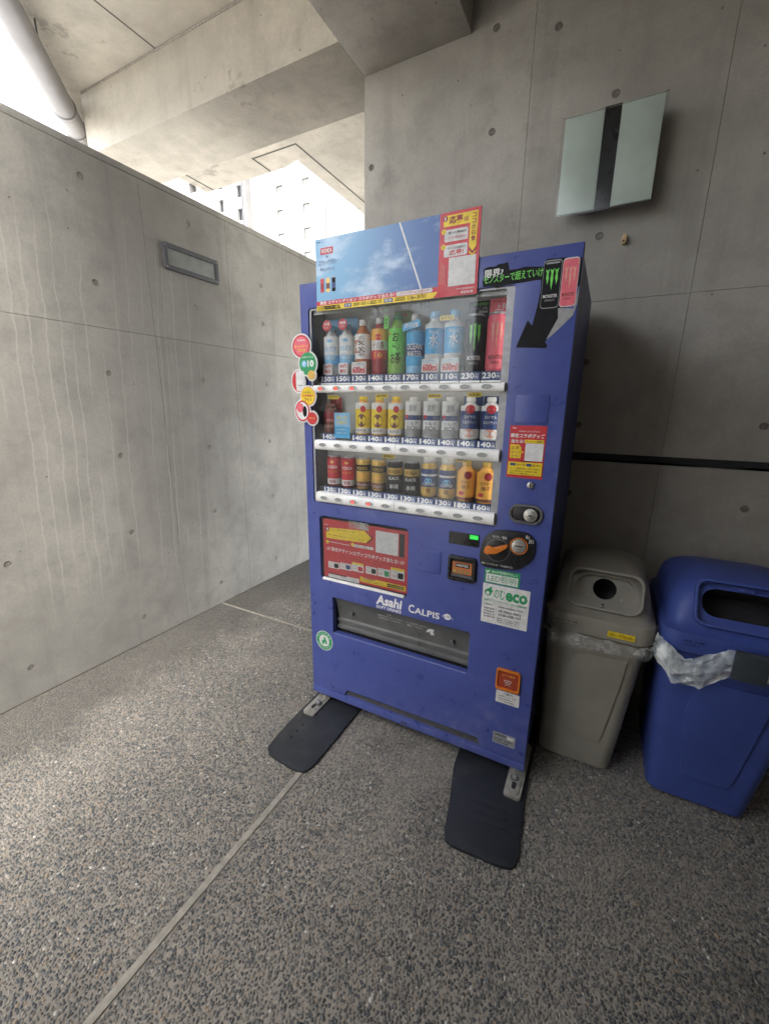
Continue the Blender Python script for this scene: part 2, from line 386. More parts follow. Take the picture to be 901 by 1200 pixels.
def pebbles():
    sp = .0094; pts = []
    xs = np.arange(-1.19, 2.15, sp); ys = np.arange(-1.45, 1.55, sp*.9)
    gx, gy = np.meshgrid(xs, ys); gx = gx+(np.arange(len(ys)) % 2)[:, None]*sp*.5
    P = np.stack([gx.ravel(), gy.ravel()], 1); P += rng.uniform(-.29, .29, P.shape)*sp
    x, y = P[:, 0], P[:, 1]
    near = (y+1.222)-( x-.028)*(.835/1.575)      # line through the lower picture edge
    left = (y+.898)-(x+.84)*(-.324/.868)
    ok = (near > -.22) & (left > -.30) & (np.abs(x-XJ) > JW+.004) & (np.abs(y-YJ) > .009) & (x > -1.186)
    ok &= ~((x > .06) & (x < .93) & (y > .15) & (y < .70)) & ~((x > .5) & (y > .75))
    keep = rng.random(len(P)) < np.where(y < .6, .93, .75)
    P = P[ok & keep]; n = len(P)
    k = 7; ang = np.arange(k)*2*PI/k
    a = rng.uniform(.0028, .0056, n); b = a*rng.uniform(.62, .98, n); hgt = rng.uniform(.0018, .0042, n); th = rng.uniform(0, PI, n)
    big = rng.random(n) < .06; a[big] *= 1.45; b[big] *= 1.35
    ct, st = np.cos(th)[:, None], np.sin(th)[:, None]
    jit = 1+rng.uniform(-.10, .10, (n, k))
    def ring(f, z):
        u = np.cos(ang)[None]*a[:, None]*f*jit; v = np.sin(ang)[None]*b[:, None]*f*jit
        return np.stack([P[:, 0:1]+u*ct-v*st, P[:, 1:2]+u*st+v*ct, np.broadcast_to(z[:, None], u.shape)], 2)
    V = np.concatenate([ring(1.0, np.full(n, -.0006)), ring(.78, hgt*.72), np.stack([P[:, 0], P[:, 1], hgt], 1)[:, None, :]], 1)
    F = []
    for i in range(k):
        j = (i+1) % k; F += [(i, j, k+j), (i, k+j, k+i), (k+i, k+j, 2*k)]
    F = np.array(F); nv = 2*k+1
    faces = (F[None]+np.arange(n)[:, None, None]*nv).reshape(-1)
    me = bpy.data.meshes.new('pebble_surface'); nf = n*len(F)
    me.vertices.add(n*nv); me.vertices.foreach_set('co', V.reshape(-1))
    me.loops.add(nf*3); me.loops.foreach_set('vertex_index', faces.astype(np.int32))
    me.polygons.add(nf); me.polygons.foreach_set('loop_start', np.arange(nf, dtype=np.int32)*3)
    me.polygons.foreach_set('use_smooth', np.ones(nf, bool)); me.update(calc_edges=True)
    pal = np.array([(.040, .048, .056), (.062, .072, .082), (.09, .095, .098), (.14, .135, .125), (.21, .195, .17), (.28, .26, .225), (.26, .20, .14), (.48, .46, .42)])
    pr = np.array([.15, .20, .20, .17, .13, .10, .04, .01]); c = pal[rng.choice(8, n, p=pr)]*rng.uniform(.8, 1.25, (n, 1))
    ca = np.ones((n, nv, 4)); ca[:, :, :3] = c[:, None, :]
    at = me.attributes.new('tint', 'FLOAT_COLOR', 'POINT'); at.data.foreach_set('color', ca.reshape(-1))
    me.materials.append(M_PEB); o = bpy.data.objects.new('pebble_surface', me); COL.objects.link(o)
    tag(o, 'small dark and tan pebbles set in the washed cement floor', 'pebbles', kind='stuff')
    return n
print('pebbles', pebbles())

# ---- left boundary wall: formwork panels with tie-hole plugs
WX = -1.192; WT = 2.543
def LEFT(u, v, w_): return (WX-w_, u, v)     # u = y, v = z, w = depth into the wall
def BACK(u, v, w_): return (u, .8+w_, v)
def panel(mp, bx, holes, m, parent, t=.012, name='panel'):
    mb = MB(mp); hl = [circ(c, .0150, 16) for c in holes]
    mb.plate(rr(*bx, .001, 1), hl, 0, t, m, back=False)
    for c in holes:
        mb.plate(circ(c, .0136, 16), [], .0022, t, M_PLUGD if mp is BACK else M_PLUG, back=False)
    o = mb.build(name, parent, recalc=False)
    return o
wall = thing('boundary_wall', (WX, 1.0, 0), 'tall weathered grey concrete boundary wall with pale lime runs, along the left side', 'wall')
c_ = MB(); c_.box(WX-.20, WX-.012, -4.5, 6.0, -.02, WT-.002, M_CORE); c_.build('core', wall)
c_ = MB(); c_.box(WX-.206, WX-.004, -4.5, 6.0, WT-.032, WT, M_WALL); c_.build('coping', wall, bev=.004)
yb = [-4.5, -2.03, .223, .785, 1.36, 1.92, 3.05, 4.2, 6.0]; G = .0009
hy = [-1.75, -1.19, -.62, -.06, .51, 1.075, 1.64, 2.2]
for i in range(len(yb)-1):
    for z0, z1, hz in ((0.004, 1.752, (.16, .685, 1.115, 1.535)), (1.752, WT-.036, (1.955, 2.205 if .7 < yb[i] < 1.8 else 2.40))):
        hs_ = [(y, z) for y in hy if yb[i]+.03 < y < yb[i+1]-.03 for z in hz]
        panel(LEFT, (yb[i]+G, z0+G, yb[i+1]-G, z1-G), hs_, M_WALL, wall)
# ---- back wall
bw = thing('concrete_wall', (1.6, .95, 0), 'dark fair-faced concrete wall with round tie holes behind the machine and the bins', 'wall')
c_ = MB(); c_.box(-.176, 4.2, .825, 1.10, -.02, 3.3, M_CORE); c_.build('core', bw)
c_ = MB(); c_.box(-.182, 4.2, .8125, .8245, -.01, 1.150, M_BACK); c_.box(-.182, 4.2, .8125, .8245, 1.186, 3.30, M_BACK); c_.build('backing', bw)
xb = [-.182, .632, 1.325, 2.2, 3.1, 4.2]
bh = [(.47, 2.956), (.478, 2.583), (-.141, 2.577), (.965, 2.593), (.968, 2.096), (.976, 1.592), (.977, 1.314), (1.647, 1.328), (.971, .988), (.725, 2.88), (1.647, 2.59), (1.647, 2.1), (1.647, .99), (.3, 1.592), (.3, 2.1), (-.12, 2.1), (.971, .5), (1.647, .5)]
for i in range(5):
    for z0, z1 in ((0.004, 1.150), (1.186, 1.842), (1.842, 3.305)):
        hs_ = [h for h in bh if xb[i]+.02 < h[0] < xb[i+1]-.02 and z0+.02 < h[1] < z1-.02]
        panel(BACK, (xb[i]+.0008, z0+.0008, xb[i+1]-.0008, z1-.0008), hs_, M_BACK, bw)
c_ = MB(); c_.box(-.18, 4.2, .816, .8248, 1.1505, 1.1855, M_DARK)
for i in range(60):
    x = random.uniform(.9, 4.0); c_.box(x, x+random.uniform(.03, .18), .803, .815, 1.151, 1.151+random.uniform(.003, .012), M_DARK)
c_.build('groove_sealant', bw)
# ---- ceiling
def cl(pts, z0, z1, name, m, parent=None):
    mb = MB(lambda u, v, w_: (u, v, w_)); mb.plate(pts, [], z0, z1, m); return mb.build(name, parent)
D = (-.824, .756); E0 = (-1.839, .082)
E = lambda k: (E0[0]-D[0]*k, E0[1]-D[1]*k)   # along the slanting slab edge, towards the camera
slab = [E(-2.2), E(0), E(4.2), E(6.5), (4.2, -4.8), (4.2, 6.0), (-1.385, 6.0), (-1.385, 1.81), (-2.49, 1.81), (-2.49, 1.05), (-3.9, 1.05)]
# outline in order, first the slanting edge
slab = [(-3.65, E(-2.2)[1]), E(0), E(4.2), E(6.3), (4.2, E(6.3)[1]), (4.2, 6.0), (-1.385, 6.0), (-1.385, 1.815), (-1.56, 1.815), (-2.49, 1.83), (-2.49, 1.022), (-3.0, 1.022)]
slab = [E(-1.6), E(0), E(4.2), E(6.3), (4.2, E(6.3)[1]), (4.2, 6.0), (-1.385, 6.0), (-1.385, 1.78), (-1.55, 1.822), (-2.49, 1.822), (-2.49, E(-1.6)[1])]
tag(cl(slab, 3.31, 3.56, 'ceiling', M_CEIL), kind='structure')
cb = thing('ceiling_beam', (-1.7, .8, 2.97), 'pale downstand concrete beam running across the passage above the boundary wall', 'beam')
b_ = MB(lambda u, v, w_: (u, v, w_)); b_.plate([(-2.15, .572), (-.184, .572), (-.184, 1.02), (-2.64, 1.02)], [], 2.97, 3.309, M_CEIL); b_.build('beam_body', cb, bev=.004)
cb2 = thing('ceiling_beam', (.1, -.6, 2.97), 'shaded downstand concrete beam over the wall corner above the vending machine', 'beam')
b_ = MB(); b_.box(-.182, .362, -2.45, .7995, 2.968, 3.3085, M_BACK); b_.build('beam_body', cb2, bev=.004)
# drip groove and form seams on the soffit
gv = MB()
for a, b, c, d in ((-1.262, -1.250, 1.60, 5.8), (-1.70, -1.262, 1.60, 1.612), (-1.70, -1.688, 1.612, 1.81), (-2.40, -2.388, 1.05, 1.82)):
    gv.box(a, b, c, d, 3.3075, 3.3095, M_CORE)
gv.build('drip_groove', cb)
gv = MB()
for x in (-1.40, -.60, .9): gv.box(x, x+.006, -1.6 if x > -1 else -.30, .571, 3.3078, 3.3097, M_CORE)
gv.build('form_seam', cb)
gv = MB(); gv.box(-2.14, -.19, .566, .5715, 3.299, 3.3075, M_PLUG); gv.build('joint_filler', cb)
# ---- unseen walls added on the right and behind to block light
sw = thing('concrete_wall', (3.3, -.6, 0), 'unseen side concrete wall added to the right of the bins to block light', 'wall')
c_ = MB(); c_.box(3.20, 3.45, -2.8, .7985, -.02, 3.3085, M_WALL); c_.build('core', sw)
rw = thing('concrete_wall', (1.4, -2.5, 0), 'unseen rear concrete wall added behind the viewpoint to block light', 'wall')
c_ = MB(); c_.box(-.05, 3.195, -2.75, -2.5, -.02, 3.3085, M_WALL); c_.build('core', rw)
# ---- drain pipe under the slab edge
pp = thing('drain_pipe', (-2.0, .3, 3.2), 'pale grey drain pipe with collars slung under the slab edge at the upper left', 'pipe')
A = Vector((-1.671, -.002, 3.20)); Bq = Vector((-2.448, .711, 3.20)); dd = (Bq-A).normalized()
m_ = MB(); m_.tube(A-dd*2.6, A+dd*1.35, .066, M_PIPE, 28); m_.build('pipe', pp, smooth=True)
for q in (Vector((-2.2, .483, 3.2)), Vector((-2.365, .634, 3.2)), A-dd*.9):
    m_ = MB(); m_.tube(q-dd*.012, q+dd*.012, .0725, M_PIPE, 28); m_.build('collar', pp, bev=.002)
    m_ = MB(); m_.tube(q+dd*.014, q+dd*.020, .0700, M_GASK, 28); m_.build('clamp_band', pp)
m_ = MB(); m_.tube(Bq+dd*.02, Bq+dd*.25, .0735, M_PIPE, 28); m_.build('socket', pp, bev=.003)
for q in (Vector((-1.785, .206, 3.2)), A-dd*1.4):
    q2 = A+dd*(q-A).dot(dd)
    m_ = MB(); m_.tube(q2+Vector((.05, .02, .0)), q2+Vector((.05, .02, .12)), .005, M_GASK, 8); m_.build('hanger_rod', pp)
# ---- wall lights
def rect_light():
    t = thing('wall_light', (-1.192, .5, 2.185), 'small rectangular dark framed bulkhead light set on the weathered boundary wall', 'wall light')
    y0, y1, z0, z1 = .322, .692, 2.118, 2.252
    f = MB(LEFT); f.plate(rr(y0, z0, y1, z1, .006, 2), [rr(y0+.022, z0+.024, y1-.022, z1-.024, .003, 2)], -.018, -.0005, M_GASK); f.build('frame', t, bev=.002)
    f = MB(LEFT); f.plate(rr(y0+.023, z0+.025, y1-.023, z1-.025, .002, 1), [], -.010, -.001, M_LENSG); f.build('lens', t)
    for y, z in ((y0+.012, z1-.012), (y1-.012, z1-.012), (y0+.012, z0+.012), (y1-.012, z0+.012)):
        f = MB(LEFT); f.plate(circ((y, z), .004, 10), [], -.0195, -.0175, M_SILV); f.build('screw', t)
rect_light()
t = thing('wall_light', (.97, .8, 2.33), 'square frosted glass wall light with a dark centre strip above the machine', 'wall light')
m_ = MB(); m_.box(.835, 1.10, .722, .7995, 2.20, 2.47, M_GASK); m_.build('housing', t, bev=.004)
for a, b in ((.800, .9395), (.9975, 1.136)):
    m_ = MB(); m_.box(a, b, .7085, .7175, 2.168, 2.503, M_FROST); m_.build('frosted_panel', t, bev=.0015)
m_ = MB(); m_.box(.9405, .9965, .7085, .7180, 2.168, 2.503, M_BLACK); m_.build('centre_strip', t)
m_ = MB(); m_.box(.790, 1.146, .7000, .7078, 2.158, 2.504, M_EDGE); m_.build('cover_glass', t)
t = thing('wall_anchor', (1.063, .8, 2.061), 'small tan anchor plug sticking out of the wall below the square light', 'anchor')
m_ = MB(BACK); m_.plate(circ((1.063, 2.066), .010, 14, .019), [], -.022, -.0005, M_TAN); m_.build('plug', t, bev=.003)
m_ = MB(BACK); m_.disc((1.061, 2.058), .0045, -.0225, M_DARK, 12); m_.build('bolt_hole', t)
# ---- far building
bl = thing('apartment_building', (-48, 52, 0), 'pale sunlit apartment block seen over the wall through the ceiling opening', 'building')
FY = 50.0; K = FY/40
def BL(u, v, w_): return (u, FY+w_, v)
def far(x, z): return (1.0919+(x-1.0919)*(FY+1.38)/41.38, 1.3875+(z-1.3875)*(FY+1.38)/41.38)
wins = []
m_ = MB(BL)
zA = [far(0, 24.3)[1], far(0, 25.35)[1]]
def win(x0, z0, x1, z1, dark):
    a, b = far(x0, z0); c, d = far(x1, z1); wins.append((a, b, c, d, dark)); return rr(a, b, c, d, .02, 1)
holesL = []; holesR = []
for k in range(-5, 3):
    dz = 2.36*k
    holesL.append(win(-43.15, 23.75+dz, -42.5, 25.0+dz, True)); holesL.append(win(-40.25, 24.75+dz, -39.55, 25.95+dz, True)); holesL.append(win(-48.1, 24.3+dz, -46.9, 25.4+dz, False))
    holesR.append(win(-34.95, 24.05+dz, -34.1, 25.15+dz, False)); holesR.append(win(-31.3, 24.05+dz, -30.4, 25.15+dz, False))
xl, xr = far(-38.9, 0)[0], far(-28.9, 0)[0]
m_.plate([(far(-53, 0)[0], 0), (xl, 0), (xl, 38.5), (far(-53, 0)[0], 38.5)], [h for h in holesL], 0, 1.0, M_BUILD, back=False); m_.build('wall', bl)
m_ = MB(BL); m_.plate([(xl+.01, 0), (xr, 0), (xr, 36.5), (xl+.01, 36.5)], holesR, .9, 1.9, M_BUILD, back=False); m_.build('wall', bl)
m_ = MB(); m_.box(far(-53, 0)[0], xr, FY+2, FY+14, 0, 36, M_BUILD); m_.build('rear_block', bl)
for a, b, c, d, dark in wins:
    w0 = .25 if dark else 1.1
    m_ = MB(BL); m_.plate(rr(a, b, c, d, .02, 1), [rr(a+.07, b+.07, (a+c)/2-.03, d-.07, .01, 1), rr((a+c)/2+.03, b+.07, c-.07, d-.07, .01, 1)], w0, w0+.08, M_WFR); wf = m_.build('window', bl)
    m_ = MB(BL); m_.rect((a, b, c, d), w0+.05, M_WIN if dark else M_FROST); m_.build('pane', wf, recalc=False)
m_ = MB(); m_.tube((xl-.6, FY-.12, 0), (xl-.6, FY-.12, 38), .08, M_WFR, 8); m_.build('downpipe', bl)

# ================================================================== VENDING MACHINE
W = .9795
vm = thing('vending_machine', (W/2, .36, 0), 'tall blue drinks vending machine with a glass display, standing on dark rubber plates', 'vending machine')
m_ = MB()
HOLES = [rr(.030, .986, .811, 1.750, .01), rr(.056, .642, .486, .944, .018), rr(.114, .390, .747, .579, .006)]
m_.plate(rr(.006, .075, W-.006, 1.822, .003, 2), HOLES, .052, .1449, BLUE_SHADED); m_.box(.006, W-.006, .145, .715, .075, 1.822, BLUE_SHADED); m_.build('cabinet', vm, bev=.0)
m_ = MB(); m_.plate(rr(.010, .08, W-.010, 1.818, .003, 2), HOLES, .0457, .0518, M_DARK); m_.build('door_gasket', vm)
# door shell with its openings
WIN = (.038, .994, .803, 1.742); PW = (.064, .650, .478, .936); CH = (.122, .398, .739, .571)
outer = [(0, .09), (.176, .09), (.192, .121), (.796, .128), (.812, .09), (W, .09), (W, 1.830), (0, 1.830)]
m_ = MB(); m_.plate(outer, [rr(*WIN, .010), rr(*PW, .018), rr(*CH, .006)], 0, .030, BLUE)
door = m_.build('door', vm, bev=.0035, seg=3)
m_ = MB(); m_.box(.0015, W-.0015, .0305, .045, .0905, 1.8285, BLUE_SHADED); 
# side returns only: the centre of the return is cut by the display boxes, so build as frame
m_ = MB(); m_.plate(rr(.0015, .0905, W-.0015, 1.8285, .002, 1), [rr(WIN[0]-.004, WIN[1]-.004, WIN[2]+.004, WIN[3]+.004, .01), rr(PW[0]-.004, PW[1]-.004, PW[2]+.004, PW[3]+.004, .018), rr(CH[0]-.004, CH[1]-.004, CH[2]+.004, CH[3]+.004, .006)], .0302, .0455, BLUE_SHADED); m_.build('door_return', door)
# kick plate and vent
m_ = MB(); m_.box(.0, W, -.004, .05, .055, .0875, BLUE); m_.build('kick_plate', vm, bev=.003)
m_ = MB(); m_.plate(rr(.468, .0665, .496, .072, .0025), [], -.0047, -.0030, M_DARK); m_.build('latch_slot', vm)
m_ = MB(); m_.box(.17, .82, .024, .030, .088, .135, M_DARK)
for i in range(5): m_.box(.178, .81, .012, .024, .0905+.0075*i, .0935+.0075*i, M_GASK)
m_.build('vent_grille', vm)
# display cavity
m_ = MB(); x0, z0, x1, z1 = WIN; yb_ = .112
m_.add([(x0-.003, .012, z0-.003), (x1+.003, .012, z0-.003), (x1+.003, .012, z1+.003), (x0-.003, .012, z1+.003), (x0-.003, yb_, z0-.003), (x1+.003, yb_, z0-.003), (x1+.003, yb_, z1+.003), (x0-.003, yb_, z1+.003)],
       [(4, 5, 6, 7), (0, 1, 5, 4), (3, 7, 6, 2), (1, 2, 6, 5)], M_BACKP)
m_.add([(x0-.003, .012, z0-.003), (x0-.003, .012, z1+.003), (x0-.003, yb_, z1+.003), (x0-.003, yb_, z0-.003)], [(0, 1, 2, 3)], M_GASK)
m_.build('display_box', vm, recalc=False)
m_ = MB(); m_.plate(rr(WIN[0]+.0005, WIN[1]+.0005, WIN[2]-.0005, WIN[3]-.0005, .0095), [rr(WIN[0]+.009, WIN[1]+.006, WIN[2]-.024, WIN[3]-.006, .008)], .006, .0115, M_SILV); m_.build('display_trim', vm)
m_ = MB(); m_.box(x0+.004, x1-.005, .0065+.0055, .0140, z0+.004, z1-.004, M_GLASS); m_.build('display_cover', vm)
m_ = MB(); m_.box(.05, .79, .018, .0195, 1.722, 1.7415, M_BACKP); m_.build('light_housing', vm)
hd = MB(); hd.text('Asahi', (0.3040,1.7030,0.3980,1.7310), .0105, M_GREY, .01); hd.text('SOFT DRINKS', (0.3040,1.6880,0.4000,1.7080), .0105, M_GREY, .01); hd.build('cover_logo', vm, recalc=False)
hd = MB(); hd.text('CALPIS', (0.4260,1.7060,0.5320,1.7380), .0105, M_GREY); hd.build('cover_logo', vm, recalc=False)
# rows
ROWS = [dict(rail=(1.4365, 1.4645), btn=1.4515, tag=1.4895, base=1.499), dict(rail=(1.2155, 1.2545), btn=1.2355, tag=1.2665, base=1.278), dict(rail=(1.000, 1.0405), btn=1.0190, tag=1.0475, base=1.060)]
CX = [.102+.07125*i for i in range(10)]
PR = [['150', '150', '130', '140', '150', '170', '110', '110', '230', '230'], ['140', None]+['140']*8, ['130']*8+['180', '160']]
LIT = {(0, 0), (0, 1), (0, 2), (2, 2), (2, 3)}
for r, R_ in enumerate(ROWS):
    zc = (R_['rail'][0]+R_['rail'][1])/2; hh = (R_['rail'][1]-R_['rail'][0])/2
    for xa, xb_ in ((.062, .4205), (.4225, .797)):
        n = 8; prof = []
        for i in range(n+1):
            a = -PI/2+PI*i/n; prof.append((-.004-.013*math.cos(a)**.6 if abs(math.cos(a)) > 1e-6 else -.004, zc+hh*math.sin(a)))
        prof = [(.0118, zc-hh)]+prof+[(.0118, zc+hh)]
        mb = MB(); k = len(prof)
        mb.add([(xa, y, z) for y, z in prof]+[(xb_, y, z) for y, z in prof], [(i, i+1, k+i+1, k+i) for i in range(k-1)]+[tuple(range(k-1, -1, -1)), tuple(range(k, 2*k))], M_RAIL)
        rail = mb.build('button_rail', vm, smooth=True)
    for i, x in enumerate(CX):
        mb = MB(); mb.plate(circ((x, R_['btn']), .0205, 22, .0098), [circ((x, R_['btn']), .0178, 22, .0078)], -.0195, -.014, M_RAIL)
        mb.plate(circ((x, R_['btn']), .0176, 22, .0076), [], -.0180, -.015, M_LENS)
        if (r, i) in LIT:
            mb.disc((x-.004, R_['btn']-.001), .0080, -.0184, M_LENSR, 14, .0055)
        b = mb.build('button', vm)
        if (r, i) in LIT: b['label'] = 'selection button glowing red'
        p = PR[r][i]
        if p:
            mb = MB(); zt = R_['tag']; mb.box(x-.0335, x+.0335, .0300, .0315, zt-.0155, zt+.0125, M_NAVY)
            mb.text(p, (x-.030, zt-.010, x+.0145, zt+.009), .0296, M_WHITE, .03)
            mb.text('円', (x+.0165, zt-.010, x+.027, zt-.0005), .0296, M_WHITE, .02); mb.text('税込', (x+.0165, zt+.002, x+.030, zt+.008), .0296, M_WHITE)
            mb.box(x-.0335, x+.0335, .0290, .0315, zt-.0215, zt-.0160, M_PAPER)
            mb.build('price_tag', vm, recalc=False)
    mb = MB(); mb.box(.050, .790, .0325, .1115, R_['rail'][1]-.004, R_['base']-.0006, M_DARK); mb.build('shelf', vm)
    mb = MB(); mb.box(.7800, .7860, .016, .05, R_['rail'][1]-.006, R_['rail'][1]+.020, M_DARK); mb.build('shelf_bracket', vm)
def card(bx, y, m, items, name='display_card', label=None, t=.0008):
    mb = MB(); mb.box(bx[0], bx[2], y, y+t, bx[1], bx[3], m)
    k = 1
    for it in items:
        yy = y-.0002*k; k += 1
        if it[0] == 'r': mb.rect(sub(bx, *it[1:5]), yy, it[5])
        elif it[0] == 't': mb.text(it[5], sub(bx, *it[1:5]), yy, it[6], it[7] if len(it) > 7 else .01)
        elif it[0] == 'c': a = sub(bx, it[1]-.01, it[2]-.01, it[1]+.01, it[2]+.01); mb.disc(((a[0]+a[2])/2, (a[1]+a[3])/2), it[3], yy, it[4], 24, it[5] if len(it) > 5 else None)
    o = mb.build(name, vm, recalc=False)
    if label: o['label'] = label
    return o
def pill(px, pz, txt, wd=.044, h=.0145):
    mb = MB(); mb.plate(rr(px-wd/2, pz-h/2, px+wd/2, pz+h/2, .005, 4), [], .0180, .0190, M_YEL); mb.text(txt, (px-wd*.40, pz-h*.32, px+wd*.40, pz+h*.32), .0176, M_INK, .02); mb.build('promo_tag', vm, recalc=False)
PY = .0185
for (a, t_) in (((0.5870,1.6710), 'おすすめ'), ((0.1350,1.4200), 'おすすめ'), ((0.3480,1.4240), 'おすすめ'), ((0.5550,1.4240), 'おすすめ'), ((0.6940,1.4280), '大人気'), ((0.3790,1.2040), '期間限定'), ((0.6670,1.2100), '期間限定')):
    pill(a[0], a[1], t_, .050)
YB = .062       # drink axis depth
# ------- drinks
def drink(kind, col, row, label, cat='bottle', group=None, cards=None):
    S = SPEC[kind]; x, z0 = CX[col]+S.get('dx', 0), ROWS[row]['base']
    root = thing(S['name'], (x, YB, z0), label, cat, group); H = S['h']; Rr = S['r']*1.15
    def L(prof, m, name, n=24, mats=None):
        mb = MB(); mb.lathe([(r*Rr, z*H) for r, z in prof], m, n, (x, YB, z0), mats=mats); return mb.build(name, root, smooth=True, ang=50)
    if S['shape'] == 'pet':
        L([(0.2, 0), (.86, 0), (.97, .03), (.97, .09), (.93, .11), (.97, .13), (.97, .20), (.93, .22), (.97, .24), (1, .30), (1, .62), (.97, .66), (.88, .73), (.66, .82), (.44, .875), (.42, .90)], S['body'], 'bottle_body')
        L([(.47, .895), (.50, .90), (.50, .985), (.46, 1.0), (.1, 1.0)], S['cap'], 'cap', 20)
        lz0, lz1 = S.get('lz', (.28, .66))
    elif S['shape'] == 'slim':
        L([(0.2, 0), (.86, 0), (.97, .02), (1, .05), (1, .66), (.95, .74), (.70, .84), (.48, .89), (.46, .91)], S['body'], 'bottle_body')
        L([(.50, .905), (.53, .91), (.53, .985), (.48, 1.0), (.1, 1.0)], S['cap'], 'cap', 20)
        lz0, lz1 = S.get('lz', (.06, .70))
    elif S['shape'] == 'can':
        L([(.3, .012), (.80, 0), (.84, .01), (.99, .06), (1, .07), (1, .91), (.90, .955), (.88, .96)], S['body'], 'can_body')
        L([(.885, .958), (.91, .965), (.91, .992), (.87, 1.0), (.84, .985), (.1, .985)], M_SILV, 'lid', 24)
        lz0, lz1 = S.get('lz', (.075, .90))
    else:   # aluminium bottle can with screw cap
        L([(.3, .01), (.84, 0), (.92, .02), (1, .06), (1, .70), (.96, .75), (.74, .84), (.70, .86)], S['body'], 'can_body')
        L([(.72, .855), (.745, .86), (.745, .985), (.70, 1.0), (.1, 1.0)], S['cap'], 'cap', 20)
        lz0, lz1 = S.get('lz', (.07, .72))
    mb = MB(); rl = Rr*1.0+.0005
    bands = S['bands']
    for b0, b1, m in bands:
        za, zb = lz0+(lz1-lz0)*b0, lz0+(lz1-lz0)*b1
        mb.lathe([(rl, za*H), (rl, zb*H)], m, 24, (x, YB, z0), capt=False)
    for it in S['print']:
        if it[0] == 't':
            _, s_, a0, a1, wd, m = it[:6]; v0, v1 = (lz0+(lz1-lz0)*a0)*H, (lz0+(lz1-lz0)*a1)*H
            mp = lambda u, v, q: (x+(rl+.0005)*math.sin(u/rl), YB-(rl+.0005)*math.cos(u/rl), z0+v)
            c0 = it[6] if len(it) > 6 else .25
            c0 *= rl
            mb.text(s_, (c0-wd*rl, v0, c0+wd*rl, v1), 0, m, .012, mp=mp)
        elif it[0] == 'o':
            _, cz, rad, rz, m = it[:5]; c0 = (it[5] if len(it) > 5 else .25)*rl; vz = (lz0+(lz1-lz0)*cz)*H; q_ = it[6] if len(it) > 6 else .0003
            pts = [(c0, vz)]+[(c0+rad*rl*math.cos(2*PI*i/18), vz+rz*H*math.sin(2*PI*i/18)) for i in range(18)]
            mb.add([(x+(rl+q_)*math.sin(u/rl), YB-(rl+q_)*math.cos(u/rl), z0+v) for u, v in pts], [(0, 1+i, 1+(i+1) % 18) for i in range(18)], m)
        elif it[0] == 'claw':
            m = it[1]; mb_pts = []
            for cx_, l0, l1 in ((-.42, .50, .90), (0, .34, .92), (.42, .52, .90)):
                base = [(-.16, l1), (-.02, l1-.03), (.13, l1+.01), (.10, l1-.12), (.12, l1-.22), (.06, l1-.30), (.05, l0+.06), (-.01, l0), (-.05, l0+.09), (-.07, l1-.28), (-.12, l1-.22), (-.09, l1-.10)]
                P_ = [((cx_+.25+a)*rl, (lz0+(lz1-lz0)*b)*H) for a, b in base]
                mb.poly(P_, 0, m, mp=lambda u, v, q: (x+(rl+.0005)*math.sin(u/rl), YB-(rl+.0005)*math.cos(u/rl), z0+v))
    mb.build('wrap_label', root, smooth=True, recalc=False)
    return root
T = 't'
